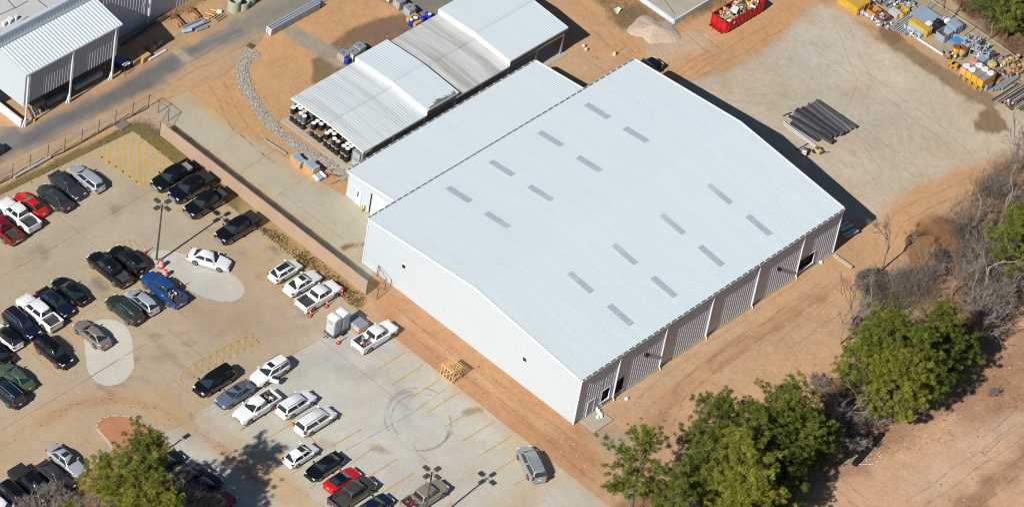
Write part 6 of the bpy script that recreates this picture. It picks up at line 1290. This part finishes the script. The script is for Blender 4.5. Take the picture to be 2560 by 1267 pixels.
def bare(seed, h, spread, depth=5, r0=.14, stems=1, droop=0):
    q = random.Random(seed); m = MB()
    def grow(p, d, l, r, k):
        e = p+d*l; mid = p+d*l*.5+Vector((q.gauss(0, .06), q.gauss(0, .06), q.gauss(0, .04)))*l
        m.tube([p, mid, e], [r, r*.85, r*.68], 5 if k > 3 else 3, False)
        if k == 0: return
        n = q.choice((2, 3, 3)) if k > 1 else q.choice((3, 4, 5))
        for i in range(n):
            a = q.uniform(0, 6.28); t = q.uniform(.25, .75)*spread; s = d.orthogonal().normalized(); s = Matrix.Rotation(a, 3, d) @ s; nd = (d*math.cos(t)+s*math.sin(t)+Vector((0, 0, .12-droop))).normalized()
            grow(p.lerp(e, q.uniform(.55, 1)), nd, l*q.uniform(.55, .8), max(r*.6, .014), k-1)
    for s in range(stems):
        a = q.uniform(0, 6.28); t = 0 if stems == 1 else q.uniform(.1, .7); grow(Vector((q.gauss(0, .2)*(stems > 1), q.gauss(0, .2)*(stems > 1), 0)), Vector((math.sin(t)*math.cos(a), math.sin(t)*math.sin(a), math.cos(t))), h*.36*q.uniform(.8, 1.1), r0, depth)
    return m
BV = {}
def bare_tree(px, key, label, grp='bare trees along the tree line', scale=1, rz=0, name='bare_tree', cat='bare tree', tilt=None):
    if key not in BV: BV[key] = bare(*key[:6]).mesh('branches', M_twig if key[6] == 0 else M_twigd, False)
    p = at(*px); o = inst(name, BV[key], None, (p.x, p.y, -.05), rz, scale)
    if tilt: o.rotation_euler = (tilt[0], tilt[1], rz)
    return tag(o, label, cat, grp)
T1, T2, T3 = (31, 11, .8, 5, .13, 1, 0), (32, 9, 1.05, 5, .15, 1, 0), (33, 12, .75, 5, .14, 1, 1)
B1, B2, B3 = (41, 3.6, 1.0, 4, .024, 16, 0), (42, 3.0, 1.2, 4, .024, 18, 1), (43, 4.5, 1.0, 4, .03, 16, 0)
bare_tree((2205, 675), T1, 'tall bare tree rising against the gravel corner to the right of the warehouse')
bare_tree((2100, 860), T1, 'thin bare double trunk at the dirt edge left of the right-hand pines', scale=.85, rz=2)
bare_tree((2120, 850), T3, 'dark slender bare trunk beside the thin double trunk', scale=.9, rz=1)
bare_tree((2165, 800), T2, 'pale bare tree behind the brush pile', scale=.8, rz=3)
bare_tree((2455, 730), T2, 'wide bare tree in the middle of the right edge scrub', rz=1, scale=1.15)
bare_tree((2400, 650), T3, 'dark bare tree beside the brown soil mound', rz=2.2, scale=.85)
bare_tree((2500, 560), T1, 'tall pale bare tree near the right edge above the wide one', rz=4, scale=1.1)
bare_tree((2520, 700), T2, 'spreading bare tree at the right edge below the pine', rz=5.2, scale=1.1)
bare_tree((2525, 470), T3, 'slim bare tree at the right edge by the gravel yard end', rz=.6)
bare_tree((2420, 760), T2, 'low pale bare tree right of the narrow bright pine', rz=2.6, scale=.8)
bare_tree((2090, 1090), T2, 'grey bare tree in the gap between the two pine groups', rz=.9, scale=.95)
bare_tree((2130, 1040), T2, 'second grey bare tree in the gap, closer to the right-hand pines', rz=4.4, scale=.9)
bare_tree((2050, 1125), T1, 'straight bare tree in the gap beside the rounded green pine', rz=3.3, scale=.7)
bare_tree((1740, 1290), T2, 'bare tree at the bottom edge between the slender pine and the big clump', rz=1.2, scale=.9)
bare_tree((1560, 1300), T1, 'thin bare tree at the bottom edge under the slender pine', rz=5, scale=.6)
bare_tree((2350, 130-60), T1, 'bare tree beyond the chain fence at the top right', 'bare trees in the woods', rz=.4, scale=.8)
bare_tree((2580, 230), T3, 'bare tree beyond the chain fence at the right edge', 'bare trees in the woods', rz=1.4, scale=.8)
bare_tree((2470, 160-60), T2, 'bare pale trunk tree beyond the chain fence below the woods pines', 'bare trees in the woods', rz=2.4, scale=.7)
bare_tree((2440, 560), T2, 'grey bare tree directly right of the brown soil patch', rz=3.7, scale=.9)
bare_tree((2560, 640), T1, 'bare tree at the right edge just below the edge pine', rz=1.9, scale=1.0)
bare_tree((2485, 690), T1, 'bare tree between the wide bare tree and the spreading one', rz=2.7, scale=.95)
bare_tree((2550, 420), T2, 'bare tree at the right edge where the gravel yard ends', rz=2.1, scale=.9)
bare_tree((2380, 740), T2, 'low spreading bare tree behind the narrow bright pine', rz=5.6, scale=.75)
bare_tree((2290, 700), T1, 'thin bare tree behind the tall full pine', rz=4.9, scale=.7)
bare_tree((2476, 990), B1, 'small lone sapling on the open bare field', 'saplings on the field', scale=.45, name='sapling', cat='sapling')
g = 'bare bushes along the tree line'
for i, (u, v, k, s, lb) in enumerate(((2180, 745, B2, 1.0, 'grey heaped brush beside the orange cloth'), (2240, 730, B1, .9, 'pale bush below the tall bare tree by the gravel corner'), (2160, 870, B1, .9, 'grey bush left of the right-hand pines at the dirt edge'), (2330, 700, B1, .9, 'bare bush between soil mound and right-hand pines'), (2440, 800, B3, 1.1, 'dense grey bush right of the narrow bright pine'), (2500, 790, B3, 1.0, 'dense grey bush at the lower right of the scrub'), (2550, 720, B3, 1.1, 'bare bush touching the right edge'), (2480, 640, B3, .9, 'bare bush in the middle of the right edge scrub'), (2110, 1080, B3, 1.1, 'dark bush in the gap between the pine groups'), (2160, 1060, B1, 1.2, 'grey bush at the foot of the right-hand pines'), (2070, 1150, B1, 1.1, 'low grey bush at the lower end of the gap'), (2000, 1220, B2, 1.1, 'dark bush in the shade of the big pine clump'), (1700, 1290, B3, 1, 'bare bush at the bottom edge beside the slender pine'), (2230, 1030, B2, .9, 'low bush at the field edge under the right-hand pines'), (2560, 560, B1, 1.0, 'bare bush below the right edge pine'), (2390, 850, B2, 1.0, 'low bush in the shade right of the pines'), (2040, 980, B1, .8, 'pale wispy bush at the dirt edge beside the rounded pine'), (2430, 700, B3, 1.0, 'grey bush in the scrub left of the wide bare tree'), (2530, 640, B1, 1.2, 'pale bush in the scrub at the right edge'), (2470, 770, B1, 1.2, 'pale bush in the scrub above the shaded ground'), (2400, 600, B2, 1.0, 'dark low bush right of the soil patch'), (2500, 500, B1, 1.0, 'pale bush in the scrub near the gravel yard end'), (2270, 720, B3, .8, 'bush behind the tall full pine'), (2350, 660, B2, .9, 'dark low bush at the lower edge of the soil patch'), (2300, 1010, B3, .8, 'grey bush at the shaded field edge'), (2380, 930, B1, .9, 'pale bush in the shade at the field edge'), (1930, 1265, B3, 1.0, 'grey bush at the bottom edge under the big clump'), (2085, 1040, B1, 1.2, 'pale grey bush beside the rounded pine'), (2150, 1010, B3, 1.2, 'grey bush tight against the left of the right-hand pines'), (2080, 1110, B3, 1.2, 'dark twiggy bush low in the gap between the pine groups'), (2120, 1120, B2, 1.3, 'low twiggy bush at the field side of the gap'), (2450, 840, B3, 1.2, 'tall grey bush at the shaded edge right of the pines'), (2490, 740, B3, 1.3, 'tall grey bush in the middle of the scrub'), (2540, 660, B3, 1.3, 'tall grey bush at the right edge of the scrub'), (2140, 830, B1, .8, 'pale wispy bush at the foot of the thin double trunk'))):
    bare_tree((u, v), k, lb, g, s, i*1.3, 'bare_bush', 'bush')
g = 'bare bushes at the lower left'
for i, (u, v, k, s, lb) in enumerate(((110, 1290, B3, 1.0, 'pale bare bush in front of the black pickup at the bottom left'), (150, 1275, B1, 1.0, 'pale bare bush below the dark plum saloon'), (260, 1290, B3, 1.0, 'brown bare bush at the bottom edge under the slim pine'), (480, 1290, B3, 1.0, 'grey bare bush at the bottom edge below the shaded pickups'), (520, 1300, B1, 1.0, 'grey bare bush at the bottom edge beside the dark red car'), (320, 1300, B1, 1.1, 'brown bare bush at the bottom edge under the tall pine'), (60, 1300, B1, .9, 'small bare bush at the bottom left corner'), (430, 1295, B2, 1.0, 'low bare bush at the bottom edge under the second pine'))):
    bare_tree((u, v), k, lb, g, s, i*1.7+.4, 'bare_bush', 'bush')
# brush pile (dark, rounded)
def heap(name, label, c, rx, ry, h, n, mat, seed, cat):
    q = random.Random(seed); m = MB()
    for k in range(n):
        a, r = q.uniform(0, 6.28), math.sqrt(q.random()); z = h*(1-r*r)*q.uniform(.3, 1); p = Vector((rx*r*math.cos(a), ry*r*math.sin(a), z)); d = Vector((q.gauss(0, 1), q.gauss(0, 1), q.gauss(.1, .5))).normalized()*q.uniform(.4, 1.3); m.tube([p-d*.5, p+Vector((q.gauss(0, .08), q.gauss(0, .08), .05)), p+d*.5], [.03, .025, .012], 3, False)
    o = m.build(name, mat); o.location = (c.x, c.y, 0); return tag(o, label, cat)
heap('brush_pile', 'dark heap of cut branches on the dirt edge right of the warehouse', at(2182, 708), 2.3, 2.0, 1.9, 620, M_twigd, 3, 'brush pile')
o = MB().lathe([(.5, 0), (.55, .1), (.4, .3), (.05, .36)], n=9).build('orange_cloth', pm('orange_cloth', al(216, 120, 62), .8), smooth=True); o.location = at(2167, 728)+Vector((-.6, -1.4, .3)); o.scale = (1.3, .6, .8); tag(o, 'orange cloth lying in front of the dark brush heap', 'cloth')
# undergrowth and leaf litter (uncountable)
def litter_zone(name, polys, n, seed, cols, hz, ln, wd, mat, soft=1.5):
    rng = np.random.RandomState(seed); VV = []; CC = []
    for pts, share in polys:
        P = W2(pts); lo, hi = P.min(0), P.max(0); k = int(n*share); xy = rng.uniform(lo-1, hi+1, (k*3, 2)); d = sdpoly(xy[:, 0], xy[:, 1], P); den = np.clip(.5-d/soft, 0, 1)*np.clip(.55+2.2*fbm(xy[:, 0]*.35, xy[:, 1]*.35, seed), 0, 1)
        xy = xy[rng.uniform(0, 1, len(xy)) < den][:k]; m_ = len(xy); z = hz*rng.uniform(0, 1, m_)**2*np.clip(.6+2*fbm(xy[:, 0]*.25, xy[:, 1]*.25, seed+4), .1, 1.5)
        p = np.column_stack([xy, z+.02]); u = rng.normal(size=(m_, 3))*np.array([1, 1, .55]); u /= np.linalg.norm(u, axis=1)[:, None]; s = np.cross(u, rng.normal(size=(m_, 3))); s /= np.linalg.norm(s, axis=1)[:, None]; l = ln*rng.uniform(.5, 1.5, m_)[:, None]; w_ = wd*rng.uniform(.5, 1.5, m_)[:, None]
        VV.append(np.stack([p-s*w_, p+s*w_, p+u*l], 1).reshape(-1, 3)); c = np.array(cols)[rng.randint(0, len(cols), m_)]*rng.uniform(.7, 1.3, m_)[:, None]; CC.append(np.repeat(c, 3, 0))
    me = trimesh(name, np.concatenate(VV), None, np.concatenate(CC), mat); o = bpy.data.objects.new(name, me); COL.objects.link(o); return struct(o, 'stuff')
FLOOR = [(1960, 1210), (1700, 1330), (1560, 1330), (1680, 1230), (1800, 1180), (2050, 1010), (2160, 860), (2350, 760), (2460, 660), (2560, 570), (2650, 600), (2560, 770), (2250, 1015), (2060, 1150)]
UC = [al(150, 118, 92), al(128, 100, 78), al(168, 150, 132), al(110, 92, 78), al(176, 140, 104)]
litter_zone('undergrowth', [(FLOOR, .55), ([(2380, 560), (2480, 460), (2600, 380), (2700, 500), (2560, 760), (2420, 760)], .2), ([(-60, 1270), (120, 1230), (230, 1200), (420, 1200), (560, 1270), (560, 1400), (-60, 1400)], .12), ([(2340, -80), (2420, 30), (2520, 120), (2620, 210), (2800, 90), (2600, -120)], .13)], 30000, 5, UC, 1.0, .45, .035, M_leaf, 2.5)
litter_zone('dry_grass', [([(0, 470), (333, 305), (380, 295), (440, 405), (600, 530), (760, 655), (850, 720), (905, 760), (850, 735), (720, 650), (597, 535), (434, 415), (333, 332), (0, 495)], .5), ([(1440, -40), (1560, 75), (1700, 60), (1820, 15), (1800, -60)], .15), ([(400, 60), (640, -60), (520, -60), (390, 0)], .12), ([(2080, 1160), (2250, 1050), (2400, 950), (2560, 860), (2620, 960), (2450, 1080), (2300, 1120)], .05)], 22000, 6, [al(140, 128, 84), al(124, 116, 70), al(156, 140, 96), al(112, 108, 62)], .1, .22, .03, M_leaf, .6)
litter_zone('weeds', [([(640, 565), (700, 592), (830, 682), (905, 745), (895, 772), (830, 718), (700, 615)], 1)], 5000, 9, [al(186, 156, 104), al(150, 126, 84), al(110, 100, 64), al(206, 180, 130)], .4, .22, .07, M_leaf, .8)
litter_zone('weeds', [([(2230, 20), (2330, 60), (2440, 130), (2540, 200), (2600, 240), (2560, 230), (2420, 120), (2300, 40)], 1)], 3000, 10, UC+[al(120, 120, 60)], .4, .3, .05, M_leaf, 1.2)
def thicket(name, polys, n, seed, cols, h0, h1):
    rng = np.random.RandomState(seed); VV = []; CC = []
    for pts, share in polys:
        P = W2(pts); lo, hi = P.min(0), P.max(0); k = int(n*share); xy = rng.uniform(lo, hi, (k*4, 2)); den = np.clip(.5-sdpoly(xy[:, 0], xy[:, 1], P)/2, 0, 1)*np.clip(.45+2.6*fbm(xy[:, 0]*.3, xy[:, 1]*.3, seed), 0, 1); xy = xy[rng.uniform(0, 1, len(xy)) < den][:k]; m_ = len(xy)
        hh = rng.uniform(h0, h1, m_)*np.clip(.7+1.6*fbm(xy[:, 0]*.2, xy[:, 1]*.2, seed+3), .35, 1.5); a = np.column_stack([xy, np.zeros(m_)]); lean = rng.normal(size=(m_, 2))*.28*hh[:, None]
        for q in range(7):                       # stem plus side twigs
            if q == 0: p0, p1, w_ = a, np.column_stack([xy+lean, hh]), .022
            else:
                t = rng.uniform(.25, .95, m_)[:, None]; p0 = a*(1-t)+np.column_stack([xy+lean, hh])*t; d = rng.normal(size=(m_, 3)); d[:, 2] = np.abs(d[:, 2])*.9+.2; d /= np.linalg.norm(d, axis=1)[:, None]; p1 = p0+d*(hh*rng.uniform(.15, .4, m_))[:, None]; w_ = .014
            s = np.cross(p1-p0, rng.normal(size=(m_, 3))); s /= np.linalg.norm(s, axis=1)[:, None]+1e-9; VV.append(np.stack([p0-s*w_, p0+s*w_, p1], 1).reshape(-1, 3)); c = np.array(cols)[rng.randint(0, len(cols), m_)]*rng.uniform(.75, 1.25, m_)[:, None]; CC.append(np.repeat(c, 3, 0))
    o = bpy.data.objects.new(name, trimesh(name, np.concatenate(VV), None, np.concatenate(CC), M_leaf)); COL.objects.link(o); return struct(o, 'stuff')
TC = [al(150, 138, 126), al(130, 116, 104), al(172, 160, 148), al(108, 94, 84)]
thicket('scrub_thicket', [([(2390, 520), (2460, 450), (2580, 380), (2680, 480), (2620, 720), (2540, 790), (2430, 820), (2370, 740)], .55), ([(2060, 1010), (2120, 960), (2190, 1000), (2230, 1040), (2110, 1140), (2040, 1130)], .22), ([(2130, 860), (2150, 760), (2260, 700), (2340, 720), (2320, 780)], .13), ([(1960, 1230), (1880, 1290), (1660, 1330), (1680, 1260), (1800, 1230), (1960, 1170)], .10)], 4200, 17, TC, 1.6, 6.0)
thicket('scrub_thicket', [([(-40, 1300), (90, 1235), (190, 1240), (330, 1260), (480, 1240), (560, 1270), (600, 1400), (-60, 1400)], 1)], 700, 18, TC, .8, 2.2)
thicket('scrub_thicket', [([(2340, -60), (2420, 10), (2520, 100), (2640, 190), (2800, 90), (2600, -120)], 1)], 700, 19, TC, .8, 3)
# seedlings by the wall
for i, (u, v, s) in enumerate(((413, 335, .35), (470, 385, .2))): bare_tree((u, v), B1, ('small bare shrub in the grass by the upper end of the screened fence', 'tiny bare shrub by the screened fence near the hatched bay')[i], None, s, i, 'shrub', 'shrub')
cb = bare_tree((500, 428), B2, 'cut branches lying behind the black pickups by the screened fence', None, .35, 1, 'cut_branches', 'branches')
